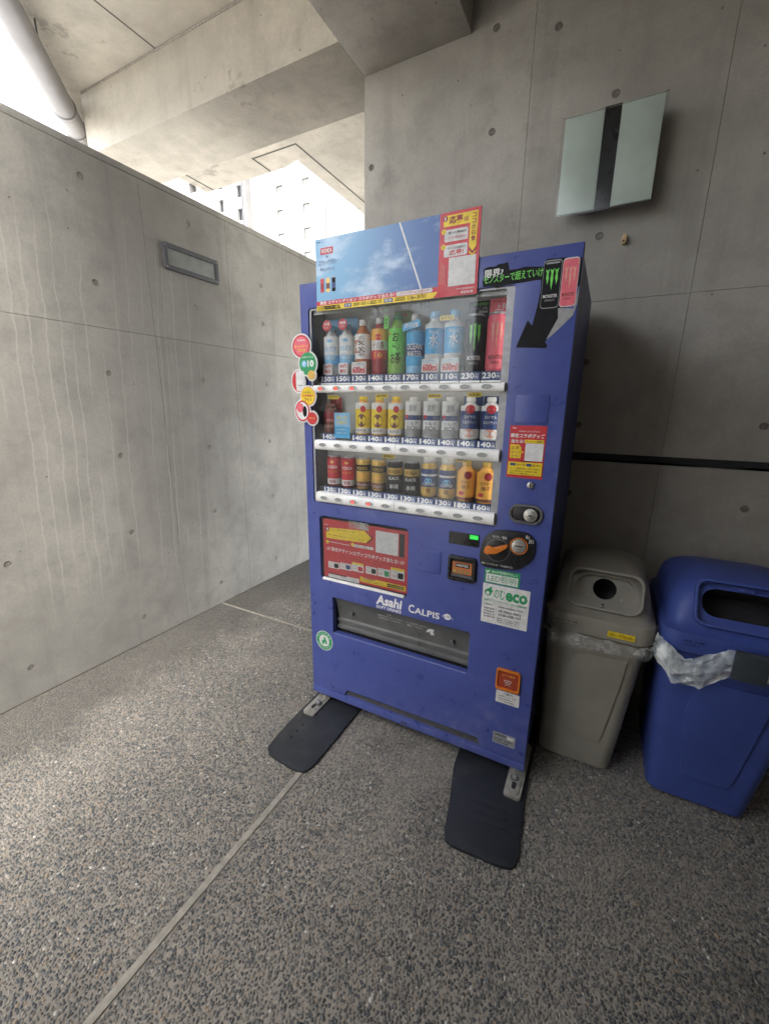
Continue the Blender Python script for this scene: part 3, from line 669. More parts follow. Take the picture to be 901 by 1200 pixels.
SPEC = dict(
 lacto=dict(name='plastic_bottle', shape='pet', h=.188, r=.0265, body=M_PAPER, cap=M_SKYB, lz=(.22, .78), bands=[(0, .35, M_SKYB), (.35, 1, M_WHITE)], print=[(T, 'カルピス', .48, .66, .8, M_CYAN), (T, 'WATER', .20, .33, .7, M_WHITE), ('o', .84, .35, .03, M_SKYB)]),
 barley=dict(name='plastic_bottle', shape='pet', h=.198, r=.0275, body=M_OCH, cap=M_PAPER, lz=(.30, .74), bands=[(0, 1, M_WHITE), ], print=[('o', .5, .85, .12, M_OCH, -.5), (T, '麦', .55, .92, .38, M_BROWN), (T, '茶', .1, .50, .42, M_BROWN)]),
 blend=dict(name='plastic_bottle', shape='pet', h=.200, r=.0265, body=M_REDB, cap=M_PAPER, lz=(.28, .80), bands=[(0, .30, M_RED), (.30, .62, M_PAPER), (.62, 1, M_ORYE)], print=[('o', .72, .42, .055, M_RED), (T, '十六茶', .33, .58, .75, M_REDB), (T, '16', .06, .24, .5, M_ORYE)]),
 green=dict(name='plastic_bottle', shape='slim', h=.205, r=.0285, body=M_TEAG, cap=M_GRN, lz=(.05, .76), bands=[(0, .35, M_TEAG), (.35, 1, M_LIME)], print=[(T, 'お', .70, .92, .36, M_INK), (T, '～い', .50, .66, .4, M_INK), (T, 'お茶', .18, .46, .55, M_INK), ('o', .88, .20, .02, M_RED, -.55)]),
 sport=dict(name='plastic_bottle', shape='pet', h=.200, r=.0285, body=M_SKYB, cap=M_PAPER, lz=(.14, .70), bands=[(0, .30, M_CYAN), (.30, .62, M_NAVY), (.62, 1, M_CYAN)], print=[(T, 'OCEAN', .48, .66, .85, M_WHITE), (T, 'WATER', .28, .44, .85, M_WHITE)]),
 water=dict(name='plastic_bottle', shape='pet', h=.202, r=.0285, body=M_PAPER, cap=M_SKYB, lz=(.32, .80), bands=[(0, .85, M_CYAN), (.85, 1, M_PAPER)], print=[('o', .45, .78, .14, M_SKYB, .25, .0003), (T, '水', .26, .66, .48, M_WHITE), (T, 'おいしい', .68, .80, .5, M_WHITE)]),
 claw_g=dict(name='drink_can', shape='can', h=.182, r=.0265, body=M_INK, cap=M_INK, bands=[(0, 1, M_INK)], print=[('claw', M_LIME), (T, 'MONSTER', .17, .26, .75, M_WHITE), (T, 'ENERGY', .08, .13, .5, M_GREY)]),
 claw_p=dict(name='drink_can', shape='can', h=.182, r=.0265, body=M_PINK, cap=M_PINK, bands=[(0, 1, M_PINK)], print=[('claw', M_FRUIT), (T, 'MONSTER', .17, .26, .75, M_BROWN), (T, 'ENERGY', .08, .13, .5, M_BROWN)]),
 tully=dict(name='bottle_can', shape='bcan', h=.118, r=.0245, body=M_BROWN, cap=M_BROWN, bands=[(0, .45, M_BROWN), (.45, 1, M_REDB)], print=[(T, 'BLACK', .2, .36, .7, M_FRUIT), (T, 'COFFEE', .50, .64, .7, M_FRUIT)], dx=-.012),
 lemon=dict(name='plastic_bottle', shape='slim', h=.145, r=.0265, body=M_ORYE, cap=M_YEL, lz=(.05, .84), bands=[(0, .18, M_PAPER), (.18, .80, M_YEL), (.80, 1, M_PAPER)], print=[('o', .42, .62, .17, M_BROWN, .25, .0003), (T, 'レモン', .36, .47, .45, M_YEL), ('o', .80, .36, .085, M_RED, .45, .0006), (T, 'BLACK', .06, .14, .6, M_BROWN)]),
 rich=dict(name='plastic_bottle', shape='slim', h=.143, r=.0265, body=M_WHITE, cap=M_PAPER, lz=(.04, .90), bands=[(0, .20, M_GREY), (.20, .46, M_PAPER), (.46, .60, M_NAVY), (.60, 1, M_PAPER)], print=[(T, '濃厚', .70, .90, .5, M_GREY), ('o', .56, .24, .05, M_RED, -.45), (T, 'ミルク', .32, .42, .7, M_NAVY), (T, 'RICH', .18, .30, .6, M_INK)]),
 royal=dict(name='plastic_bottle', shape='pet', h=.143, r=.0280, body=M_PAPER, cap=M_PAPER, lz=(.03, .80), bands=[(0, .30, M_PAPER), (.30, .85, M_NAVY), (.85, 1, M_PAPER)], print=[('o', .18, .62, .10, M_FRUIT, .25, .0004), (T, 'ロイヤル', .62, .72, .6, M_WHITE), (T, 'ミルクティー', .46, .56, .75, M_WHITE), ('o', .90, .50, .10, M_RED, .25, .0009)]),
 redcan=dict(name='drink_can', shape='can', h=.128, r=.0250, body=M_REDB, cap=M_RED, bands=[(0, .22, M_PAPER), (.22, 1, M_RED)], print=[(T, 'WONDA', .62, .74, .8, M_WHITE), (T, 'モーニング', .46, .55, .7, M_ORYE), (T, '増量', .04, .18, .5, M_REDB), ('o', .88, .3, .035, M_GOLD)]),
 goldcan=dict(name='drink_can', shape='can', h=.128, r=.0250, body=M_GOLD, cap=M_GOLD, bands=[(0, .22, M_BROWN), (.22, .62, M_GOLD), (.62, .86, M_INK), (.86, 1, M_GOLD)], print=[(T, 'WONDA', .66, .80, .8, M_GOLD), ('o', .44, .5, .09, M_ORYE), (T, 'カフェオレ', .04, .16, .8, M_PAPER)]),
 blackcan=dict(name='drink_can', shape='can', h=.126, r=.0250, body=M_INK, cap=M_INK, bands=[(0, .60, M_INK), (.60, .86, M_GOLD), (.86, 1, M_INK)], print=[(T, 'WONDA', .66, .80, .8, M_INK), (T, 'BLACK', .42, .54, .75, M_WHITE), (T, '専用', .08, .26, .6, M_PAPER)]),
 navycan=dict(name='bottle_can', shape='bcan', h=.148, r=.0265, body=M_GOLD, cap=M_PAPER, bands=[(0, .30, M_GOLD), (.30, .72, M_NAVY), (.72, .80, M_WHITE), (.80, 1, M_NAVY)], print=[('o', .54, .45, .07, M_SKYB), (T, 'COFFEE', .36, .46, .75, M_WHITE), (T, '極', .08, .26, .3, M_BROWN)]),
 corn=dict(name='plastic_bottle', shape='pet', h=.142, r=.0280, body=M_ORYE, cap=M_GOLD, lz=(.04, .78), bands=[(0, .10, M_BROWN), (.10, 1, M_ORYE)], print=[('o', .86, .42, .10, M_REDB, .45, .0009), (T, 'はちみつ', .58, .68, .55, M_BROWN), (T, '柚子', .40, .54, .5, M_BROWN), ('o', .24, .35, .05, M_RED, -.25)]),
)
G1 = 'sample drinks on the top shelf of the machine'; G2 = 'sample drinks on the middle shelf of the machine'; G3 = 'sample drinks on the bottom shelf of the machine'
drink('lacto', 0, 0, 'white and pale blue bottle at the left end of the top display shelf', group=G1)
drink('lacto', 1, 0, 'white and pale blue bottle just left of the barley tea, top shelf', group=G1)
drink('barley', 2, 0, 'brown barley tea bottle with a white label on the top shelf', group=G1)
drink('blend', 3, 0, 'red blended tea bottle with a yellow top, left of the green tea', group=G1)
drink('green', 4, 0, 'green tea bottle with black lettering on the top shelf', group=G1)
drink('sport', 5, 0, 'blue and navy water bottle right of the green tea', group=G1)
drink('water', 6, 0, 'white water bottle with a blue round label, beside the blue and navy bottle', group=G1)
drink('water', 7, 0, 'white water bottle with a blue round label, beside the black can', group=G1)
drink('claw_g', 8, 0, 'tall black energy drink can with green claw marks', 'can', G1)
drink('claw_p', 9, 0, 'tall pink energy drink can at the right end of the top shelf', 'can', G1)
drink('tully', 0, 1, 'dark red coffee bottle can at the left end of the middle shelf', 'can', G2)
drink('lemon', 2, 1, 'yellow lemon drink bottle, left one of three, next to the light blue card', group=G2)
drink('lemon', 3, 1, 'yellow lemon drink bottle, middle one of three', group=G2)
drink('lemon', 4, 1, 'yellow lemon drink bottle, right one of three', group=G2)
drink('rich', 5, 1, 'white and navy milk drink bottle, left one of three', group=G2)
drink('rich', 6, 1, 'white and navy milk drink bottle, middle one of three', group=G2)
drink('rich', 7, 1, 'white and navy milk drink bottle, right one of three', group=G2)
drink('royal', 8, 1, 'navy milk tea bottle with a red disc, left one of the pair', group=G2)
drink('royal', 9, 1, 'navy milk tea bottle with a red disc, at the right end of the middle shelf', group=G2)
drink('redcan', 0, 2, 'red coffee can at the left end of the bottom shelf', 'can', G3)
drink('redcan', 1, 2, 'red coffee can next to the gold cans on the bottom shelf', 'can', G3)
drink('goldcan', 2, 2, 'gold coffee can next to the red cans on the bottom shelf', 'can', G3)
drink('goldcan', 3, 2, 'gold coffee can next to the black cans on the bottom shelf', 'can', G3)
drink('blackcan', 4, 2, 'black coffee can next to the gold cans', 'can', G3)
drink('blackcan', 5, 2, 'black coffee can next to the navy and gold bottle cans', 'can', G3)
drink('navycan', 6, 2, 'navy and gold bottle can beside the black cans', 'can', G3)
drink('navycan', 7, 2, 'navy and gold bottle can beside the orange bottles', 'can', G3)
drink('corn', 8, 2, 'orange yellow bottle with a dark red disc, beside the navy bottle can', group=G3)
drink('corn', 9, 2, 'orange yellow bottle with a dark red disc, at the right end of the bottom shelf', group=G3)
# cards in the display
for c in (0, 1):
    x = CX[c]; mb = MB(); mb.plate(circ((x+.003, 1.682), .0195, 22), [], .0250, .0258, M_RED); mb.text('増量', (x-.010, 1.683, x+.016, 1.693), .0246, M_WHITE, .01); mb.text('うまい', (x-.010, 1.671, x+.016, 1.680), .0246, M_WHITE); mb.build('display_card', vm, recalc=False)
    card((x-.020, 1.506, x+.022, 1.546), .0275, M_PAPER, [('t', .1, .1, .9, .45, '140円', M_RED, .03), ('t', .15, .55, .85, .9, '売切', M_RED, .03)])
    card((x-.031, 1.62, x+.031, 1.716), .090, M_SKYB, [])
for c in (2, 6, 7):
    x = CX[c]; card((x-.031, 1.504, x+.031, 1.548), .0275, M_PAPER, [('t', .06, .06, .94, .30, 'たっぷりサイズ', M_CYAN if c > 2 else M_BROWN), ('t', .06, .36, .94, .94, '600ml', M_RED, .05)])
x = CX[4]; card((x-.033, 1.515, x+.034, 1.722), .0925, M_TEAG, [('t', .55, .03, .9, .10, '新', M_RED), ])
card((x-.036, 1.655, x-.018, 1.722), .0255, M_LIME, [('c', .5, .25, .006, M_FRUIT), ('t', .3, .5, .7, .95, '茶', M_INK)])
x = CX[5]; mb = MB(); mb.plate([(x-.034, 1.640), (x+.030, 1.655), (x+.030, 1.678), (x-.034, 1.664)], [], .0260, .0268, M_CYAN); mb.text('熱中対策', (x-.026, 1.651, x+.024, 1.668), .0256, M_WHITE, .01); mb.build('display_card', vm, recalc=False)
x = CX[8]; card((x-.036, 1.505, x+.034, 1.728), .0925, M_INK, [('t', .10, .02, .92, .065, 'これが限界か?', M_LIME), ('t', .10, .08, .92, .12, 'エナジー 100%', M_GREY), ('t', .5, .13, .9, .165, '355ml', M_PAPER)])
mb = MB(); x = CX[9]; mb.plate([(x-.036, 1.500), (x+.030, 1.500), (x+.036, 1.57), (x+.052, 1.66), (x+.054, 1.731), (x-.036, 1.731)], [], .0925, .0935, M_PINK); mb.text('上陸', (x-.018, 1.694, x+.026, 1.716), .0920, M_PAPER, .02); mb.text('ついに日本', (x-.028, 1.719, x+.030, 1.728), .0920, M_BROWN); mb.build('display_card', vm, recalc=False)
card((0.1320,1.2630,0.2030,1.3610), .025, M_CYAN, [('r', 0, 0, 1, .55, M_SKYB), ('t', .15, .10, .85, .26, '商品入替', M_YEL), ('t', .15, .30, .85, .46, '準備中!', M_YEL), ('t', .15, .62, .85, .70, 'しばらく', M_PAPER), ('t', .15, .75, .85, .83, 'お待ち下さい', M_PAPER)], label='light blue notice card in the empty slot')
for c in (8, 9): card((CX[c]-.034, 1.275, CX[c]+.034, 1.425), .0925, M_NAVY, [])
card((CX[0]-.036, 1.285, CX[0]+.022, 1.42), .0925, M_REDB, [])
m_ = MB(); m_.box(.7895, .7925, .022, .034, 1.01, 1.725, M_FILL); m_.build('unseen_fill_strip', vm)  # added out of sight behind the trim to brighten the shelves
for z in (1.4545, 1.2445):
    mb = MB(); mb.box(.070, .785, .088, .104, z, z+.0015, M_FILLR); mb.build('unseen_fill_strip', vm)  # added out of sight to lift the back panel
for R_ in ROWS:
    mb = MB(); mb.box(.070, .785, .0150, .0260, R_['rail'][1]-.012, R_['rail'][1]-.010, M_FILL); mb.build('unseen_fill_strip', vm)  # up-light added out of sight behind each rail

# ---- door fittings
def boxplate(name, bx, w0, w1, m, r=.003, bev=.0012, parent=vm, label=None):
    mb = MB(); mb.plate(rr(*bx, r), [], w0, w1, m); o = mb.build(name, parent, bev=bev)
    if label: o['label'] = label
    return o
boxplate('cover_plate', (.834, 1.341, .932, 1.427), -.0025, .001, BLUE, .005)
boxplate('cover_plate', (.513, .779, .612, .867), -.0025, .001, BLUE, .005)
mb = MB(); mb.tube((.902, -.010, 1.148), (.902, .002, 1.148), .0105, M_CHR, 20); mb.build('lock_knob', vm, bev=.002); boxplate('key_slot', (.9005, 1.140, .9035, 1.156), -.0115, -.0095, M_DARK, .001, 0)
mb = MB(); mb.plate(rr(.843, 1.018, .949, 1.083, .030, 6), [rr(.850, 1.026, .942, 1.075, .024, 6)], -.007, .001, M_GASK); mb.plate(rr(.8502, 1.0262, .9418, 1.0748, .0238, 6), [], -.0015, .0008, M_BLACK); mb.build('lock_plate', vm, bev=.0015)
mb = MB(); mb.plate(circ((.912, 1.050), .0215, 28), [], -.012, -.0018, M_CHR); mb.plate(circ((.912, 1.050), .013, 24), [], -.016, -.0122, M_CHR); mb.plate(rr(.906, 1.048, .918, 1.052, .001), [], -.0165, -.0162, M_DARK); mb.build('lock_cylinder', vm, bev=.001)
# coin unit
cp = chaikin([(.758, .850), (.756, .905), (.766, .950), (.796, .982), (.840, .989), (.935, .989), (.9365, .905), (.905, .868), (.878, .852), (.80, .846)], 2)
mb = MB(); mb.plate(cp, [], -.010, .001, M_BLACK); coin = mb.build('coin_panel', vm, bev=.003)
mb = MB(); mb.plate(circ((.817, .915), .041, 32), [], -.0125, -.0102, M_GASK); mb.plate(circ((.817, .915), .038, 32), [], -.0135, -.0126, M_BLACK); mb.build('return_dial', coin, bev=.001)
lv = chaikin([(.774, .912), (.778, .926), (.792, .930), (.806, .924), (.830, .936), (.850, .944), (.852, .934), (.836, .921), (.815, .905), (.797, .903), (.785, .898), (.776, .902)], 2)
mb = MB(); mb.plate(lv, [], -.026, -.0137, M_ORNG); mb.build('return_lever', coin, bev=.002)
mb = MB(); mb.plate(circ((.885, .941), .029, 32), [circ((.885, .941), .0262, 32)], -.0130, -.0102, M_ORNG); mb.build('slot_ring', coin)
mb = MB(); mb.plate(circ((.885, .941), .0235, 32), [], -.0145, -.0102, M_CHR); mb.plate(rr(.871, .9395, .899, .9435, .001), [], -.0149, -.0146, M_DARK); mb.build('coin_slot', coin, bev=.001)
mb = MB(); mb.text('おつり・返却', (.800, .957, .846, .967), -.0104, M_WHITE, .01, skew=-.5); mb.text('投入', (.905, .970, .917, .982), -.0104, M_WHITE, .02); mb.text('コイン', (.915, .955, .931, .970), -.0104, M_WHITE, .02)
mb.text('硬貨はよごれ・まがりに注意。 1円5円は使用不可です。', (.765, .857, .872, .864), -.0104, M_WHITE); mb.build('lettering', coin, recalc=False)
boxplate('display_bezel', (.640, .910, .749, .955), -.0035, .001, M_BLACK, .003)
mb = MB(); mb.rect((.7165, .9375, .7465, .9525), -.0040, M_GRNL); mb.text('販売中', (.719, .9395, .744, .9505), -.0043, M_LIME, .01); mb.disc((.652, .920), .0028, -.0040, M_GASK, 14); mb.build('status_display', vm, recalc=False)
# bill acceptor
mb = MB(); mb.plate(rr(.644, .774, .746, .867, .008), [rr(.654, .785, .737, .857, .004)], -.013, .001, M_BLACK); ba = mb.build('bill_acceptor', vm, bev=.003)
mb = MB(); mb.box(.6545, .7365, -.0025, .0005, .7855, .8565, M_DARK); mb.build('bill_throat', ba)
mb = MB(); mb.plate([(.659, .800), (.732, .800), (.732, .845), (.659, .845)], [], -.0060, -.0026, M_OCH); mb.plate(rr(.670, .825, .724, .840, .002), [], -.0064, -.0061, M_INK); mb.text('1000円札', (.673, .828, .721, .838), -.0067, M_PAPER, .02)
for i in range(4): mb.rect((.664+.016*i, .806, .672+.016*i, .812), -.0064, M_GRN if i else M_LIME)
mb.box(.657, .734, -.008, -.0026, .7875, .799, M_GASK); mb.build('bill_slot', ba, recalc=False)
# stickers on the door
def sticker(bx, m, items, label=None, lift=.0006):
    mb = MB(); mb.plate(rr(*bx, .0015, 2), [], -lift, .0002, m, back=False)
    k = 1
    for it in items:
        yy = -lift-.00018*k; k += 1
        if it[0] == 'r': mb.rect(sub(bx, *it[1:5]), yy, it[5])
        elif it[0] == 't': mb.text(it[5], sub(bx, *it[1:5]), yy, it[6], it[7] if len(it) > 7 else .01)
        elif it[0] == 'p': mb.poly([(bx[0]+a*(bx[2]-bx[0]), bx[3]-b*(bx[3]-bx[1])) for a, b in it[1]], yy, it[2])
        elif it[0] == 'c': mb.disc((bx[0]+it[1]*(bx[2]-bx[0]), bx[3]-it[2]*(bx[3]-bx[1])), it[3], yy, it[4], 26)
    o = mb.build('sticker', vm, recalc=False)
    if label: o['label'] = label
    return o
sticker((.823, 1.168, .934, 1.334), M_RED, [('t', .06, .03, .18, .06, 'Asahi', M_WHITE), ('t', .25, .09, .82, .125, 'WONDA × エヴァンゲリオン', M_WHITE), ('t', .04, .15, .96, .23, '限定コラボグッズ', M_WHITE, .03), ('t', .06, .26, .42, .33, '当たる!', M_WHITE, .03), ('p', [(.44, .26), (.95, .26), (.95, .325), (.44, .325)], M_YEL), ('t', .48, .27, .92, .315, 'キャンペーン実施中', M_INK),
   ('p', [(.04, .36), (.30, .36), (.36, .42), (.36, .62), (.06, .62)], M_YEL), ('t', .09, .39, .30, .46, '応募', M_REDB), ('t', .09, .48, .32, .53, 'はココ', M_REDB), ('t', .09, .55, .32, .60, 'から!', M_REDB), ('p', [(.38, .47), (.44, .50), (.38, .53)], M_YEL), ('r', .47, .33, .96, .66, M_PAPER),
   ('r', .03, .69, .97, .94, M_YEL), ('t', .35, .66, .65, .685, '応募期間', M_INK), ('r', .09, .715, .24, .765, M_NAVY), ('t', .27, .72, .50, .76, '10/1~1/5', M_INK), ('r', .54, .715, .68, .765, M_NAVY), ('t', .70, .72, .92, .76, '1/6~3/31', M_INK), ('t', .07, .80, .93, .83, 'キャンペーン対象商品を購入してポイントを貯めよう', M_INK), ('t', .07, .85, .85, .88, 'くわしくは二次元コードを読み取り確認', M_INK), ('t', .07, .90, .80, .925, '応募にはアプリの登録が必要となります', M_INK)], 'red and yellow campaign sticker')
sticker((.777, .786, .898, .840), M_GRN, [('t', .20, .07, .92, .27, '省エネで照明がやさしい', M_WHITE, .01), ('p', [(.05, .30), (.03, .10), (.08, .20), (.15, .05), (.14, .20), (.08, .30)], M_WHITE), ('r', .05, .34, .95, .92, M_PAPER), ('t', .10, .40, .90, .86, 'LED照明', M_GRN, .0)], 'green LED lighting sticker')
sticker((.775, .6325, .936, .783), M_PAPER, [('t', .25, .09, .48, .34, 'のむ', M_GRN, .015), ('t', .50, .12, .96, .35, 'eco', M_GRN, .04), ('c', .12, .22, .0125, M_GRN), ('p', [(.10, .14), (.20, .04), (.19, .12), (.23, .18), (.16, .24)], M_GRN), ('c', .115, .235, .0065, M_PAPER), ('t', .04, .385, .96, .44, '環境にやさしいオペレーションのECO自動販売機', M_GRN),
   ('r', .0, .475, 1, .478, M_GREY), ('t', .05, .50, .26, .54, 'お問合せ', M_INK), ('t', .36, .51, .90, .55, '自動販売機管理番号表', M_INK), ('r', .36, .58, .36, .60, M_INK), ('t', .38, .60, .86, .66, '03-5561-7092', M_INK, .01), ('t', .38, .69, .86, .75, '0120-328-124', M_INK, .01)]+[('t', .06, .60+.07*i, .30, .635+.07*i, ('設置場所', '住所表示', '管理番号', '機械番号')[i], M_INK) for i in range(4)]+[('t', .36, .80+.05*i, .84, .83+.05*i, ('故障のときは上記までご連絡', '最寄りの営業所まで'
, 'お知らせください')[i], M_INK) for i in range(3)]+[('t', .15, .37, .40, .375, '-', M_GRN)], 'white and green eco notice sticker')
sticker((.853, .320, .937, .370), M_PAPER, [('t', .3, .08, .7, .26, 'ご案内', M_INK), ('t', .1, .34, .9, .48, 'この機械はヒートポンプ式です', M_INK), ('t', .1, .56, .8, .68, '転倒防止固定済み 2019', M_INK), ('t', .1, .76, .8, .88, 'アサヒ飲料 販売', M_INK)])
o = sticker((.855, .138, .938, .187), M_SILV, [('t', .06, .10, .6, .30, '自動販売機', M_INK), ('r', .06, .38, .6, .42, M_GREY), ('t', .06, .50, .9, .66, 'AC100V 50/60Hz', M_INK), ('t', .06, .74, .7, .88, 'R-134a 2018', M_INK), ('r', .65, .10, .93, .36, M_PAPER)]); o['label'] = 'silver rating plate'
# round badge
mb = MB(); c = (.072, .343); mb.disc(c, .046, -.0006, M_PAPER, 36, .049); mb.disc(c, .043, -.0008, M_GRN, 36, .046); mb.disc(c, .027, -.0010, M_PAPER, 30, .029)
mb.poly([(c[0]-.012, c[1]-.018), (c[0]-.004, c[1]-.020), (c[0]+.002, c[1]-.006), (c[0]+.012, c[1]-.018), (c[0]+.016, c[1]-.010), (c[0]+.010, c[1]+.008), (c[0]+.004, c[1]+.020), (c[0]-.004, c[1]+.018), (c[0]-.002, c[1]+.006), (c[0]-.014, c[1]-.002)], -.0012, M_GRN)
for k, ch in enumerate('みんなの笑顔'):
    a = math.radians(150-24*k); q = (c[0]+.035*math.cos(a), c[1]+.0375*math.sin(a)); mb.text(ch, (q[0]-.0045, q[1]-.0045, q[0]+.0045, q[1]+.0045), -.0010, M_PAPER, .01)
for k, ch in enumerate('RECYCLE'):
    a = math.radians(212+19*k); q = (c[0]+.035*math.cos(a), c[1]+.0375*math.sin(a)); mb.text(ch, (q[0]-.0035, q[1]-.004, q[0]+.0035, q[1]+.004), -.0010, M_PAPER, .01)
mb.build('badge', vm, recalc=False)['label'] = 'round green and white badge'
# orange payment lamp
mb = MB(); mb.plate(rr(.849, .380, .934, .465, .010), [rr(.855, .389, .928, .459, .007)], -.010, .001, M_ORNG); ol = mb.build('payment_reader', vm, bev=.003)
mb = MB(); mb.plate(rr(.8552, .3892, .9278, .4588, .0068), [], -.0055, 0, M_ORDK); mb.text('コイン返却', (.868, .438, .915, .447), -.0058, M_ORYE, .01)
for q in ((.886, .419), (.892, .412), (.898, .419)): mb.plate(circ(q, .0075, 18, .0055), [circ(q, .0055, 18, .0038)], -.0059, -.0056, M_PAPER, back=False)
mb.text('コイン', (.880, .400, .904, .407), -.0058, M_PAPER); mb.build('reader_face', ol, recalc=False)
# brand lettering
mb = MB(); mb.text('Asahi', (.340, .594, .455, .637), -.0006, M_WHITE, .035, skew=.12); mb.text('SOFT DRINKS', (.342, .577, .456, .590), -.0006, M_WHITE, .03); mb.build('brand_logo', vm, recalc=False)
mb = MB(); mb.text('C', (.487, .593, .512, .629), -.0006, M_WHITE, .02); mb.text('ALPIS', (.513, .594, .618, .621), -.0006, M_WHITE, .02)
mb.disc((.649, .614), .0145, -.0006, M_WHITE, 24, .0125); mb.text('CALPIS', (.6385, .610, .6595, .618), -.0009, M_NAVY, .01)
for q in ((.629, .612), (.632, .617), (.668, .612), (.671, .607)): mb.disc(q, .0018, -.0006, M_WHITE, 10)
mb.build('brand_logo', vm, recalc=False)
# energy drink decal
K1 = [(0.7040,1.7940),(0.7060,1.7710),(0.7030,1.7590),(0.7060,1.7450),(0.7310,1.7440),(0.7470,1.7400),(0.7760,1.7440),(0.8280,1.7450),(0.8620,1.7470),(0.8740,1.7460),(0.8760,1.7220),(0.8710,1.6780),(0.8610,1.6250),(0.8540,1.6320),(0.8470,1.6410),(0.8190,1.5660),(0.9060,1.5600),(0.9100,1.5660),(0.9020,1.5770),(0.9320,1.6240),(0.9480,1.6670),(0.9650,1.7120),(0.9890,1.7210),(0.9880,1.7510),(0.9770,1.7900),(0.9340,1.7960),(0.8840,1.7980),(0.8770,1.7800),(0.8460,1.7840),(0.8270,1.7860),(0.8060,1.7830),(0.7820,1.7830),(0.7760,1.8050),(0.7650,1.8030),(0.7490,1.8030),(0.7400,1.7980),(0.7180,1.7990)]
K1 = [(min(a, W-.0012), b) for a, b in K1]
mb = MB(); mb.poly(K1, -.0006, M_INK)
GS = [(min(a, W-.0014), b) for a, b in [(0.9280,1.6670),(0.9690,1.6620),(0.9890,1.7210),(0.9890,1.7040),(0.9810,1.6760),(0.9700,1.6450),(0.9430,1.6170),(0.9190,1.5940),(0.9040,1.5830),(0.9310,1.6400)]]
mb.poly(GS, -.0008, M_GREY)
mb.text('限界?', (0.7090,1.7670,0.7640,1.7910), -.0010, M_PAPER, .03); mb.text('モンスターで超えていけ', (0.7060,1.7550,0.8800,1.7680), -.0010, M_LIME, .015) if False else None
q0 = (0.7070,1.7520); q1 = (0.8780,1.7710)
def slant(u, v, w_, p0=q0, p1=(0.8800,1.7550)): f = (u-p0[0])/(p1[0]-p0[0]); return (u, w_, v+f*(p1[1]-p0[1]))
mb.text('モンスターで超えていけ', (q0[0], q0[1], q1[0], q0[1]+.024), -.0010, M_LIME, .015, mp=slant)
for (ca, cb_, top, body, mc) in (((0.8810,1.6650,0.9220,1.7920), None, M_GREY, M_INK, M_LIME), ((0.9340,1.6630,0.9710,1.7850), None, M_PINK, M_PINK, M_FRUIT)):
    a, b, c, d = ca; a, c = (.8785, .9275) if body is M_INK else (.9300, .9725); b, d = 1.668, 1.794
    mb.poly(rr(a, b, c, d, .009), -.0010, M_GREY if body is M_INK else M_PAPER); mb.poly(rr(a+.001, b+.0025, c-.001, d-.003, .008), -.0012, body)
    wd = c-a
    for cx_, l0 in ((.25, .50), (.5, .38), (.75, .48)):
        X_ = a+wd*cx_; s_ = wd*.16; H_ = d-b; t1 = b+H_*.82; t0 = b+H_*l0
        mb.poly([(X_-s_*.7, t1), (X_, t1-.004), (X_+s_*.6, t1+.001), (X_+s_*.35, t1-.014), (X_+s_*.5, t1-.026), (X_+s_*.1, t0), (X_-s_*.15, t0+.012), (X_-s_*.45, t1-.024), (X_-s_*.25, t1-.012)], -.0014, mc)
    mb.text('MONSTER', (a+.005, b+.028, c-.005, b+.037), -.0014, M_PAPER if body is M_INK else M_BROWN, .02); mb.text('ENERGY', (a+.011, b+.019, c-.011, b+.024), -.0014, M_GREY if body is M_INK else M_BROWN, .01)
    if body is M_INK: mb.poly(rr(a+.006, d-.010, c-.006, d-.0055, .002, 3), -.0014, M_GREY)
mb.build('energy_drink_decal', vm, recalc=False)['label'] = 'black and pink energy drink decal with an arrow pointing down'
# lower poster window
mb = MB(); a, b, c, d = PW; mb.add([(a-.003, .012, b-.003), (c+.003, .012, b-.003), (c+.003, .012, d+.003), (a-.003, .012, d+.003), (a-.003, .046, b-.003), (c+.003, .046, b-.003), (c+.003, .046, d+.003), (a-.003, .046, d+.003)], [(4, 5, 6, 7), (0, 1, 5, 4), (3, 7, 6, 2), (1, 2, 6, 5), (0, 3, 7, 4)], M_DARK); mb.build('poster_recess', vm, recalc=False)
mb = MB(); mb.box(a+.004, c-.004, .0055, .0065, b+.004, d-.004, M_GLASS); mb.build('poster_cover', vm)
mb = MB(); mb.box(a+.010, c-.012, -.003, .009, b-.002, b+.008, M_RAIL); mb.build('poster_lip', vm, bev=.002)
PB = (.074, .662, .474, .922)
mb = MB(); mb.box(PB[0], PB[2], .0110, .0118, PB[1], PB[3], M_RED); YY = .0110
def p5(bx, k, m): mb.rect(bx, YY-.0002*k, m)
def t5(s_, bx, m, bold=.01): mb.text(s_, bx, YY-.0009, m, bold)
t5('Asahi', (0.0790,0.8960,0.1020,0.9000), M_WHITE)
mb.poly([(0.0890,0.8850),(0.2860,0.8970),(0.3180,0.8700),(0.2930,0.8460),(0.0880,0.8370)], YY-.0002, M_YEL)
mb.poly([(0.2790,0.8970),(0.2900,0.8980),(0.3220,0.8710),(0.2950,0.8450),(0.2840,0.8450),(0.3100,0.8700)], YY-.0004, M_REDB)
mb.disc((0.0950,0.8790), .011, YY-.0004, M_REDB, 20); t5('1', (0.0910,0.8740,0.0990,0.8840), M_WHITE)
t5('おおやくは!', (0.1470,0.8800,0.2350,0.8850), M_INK); t5('応募はココから!', (0.0990,0.8530,0.2730,0.8570), M_REDB, .02)
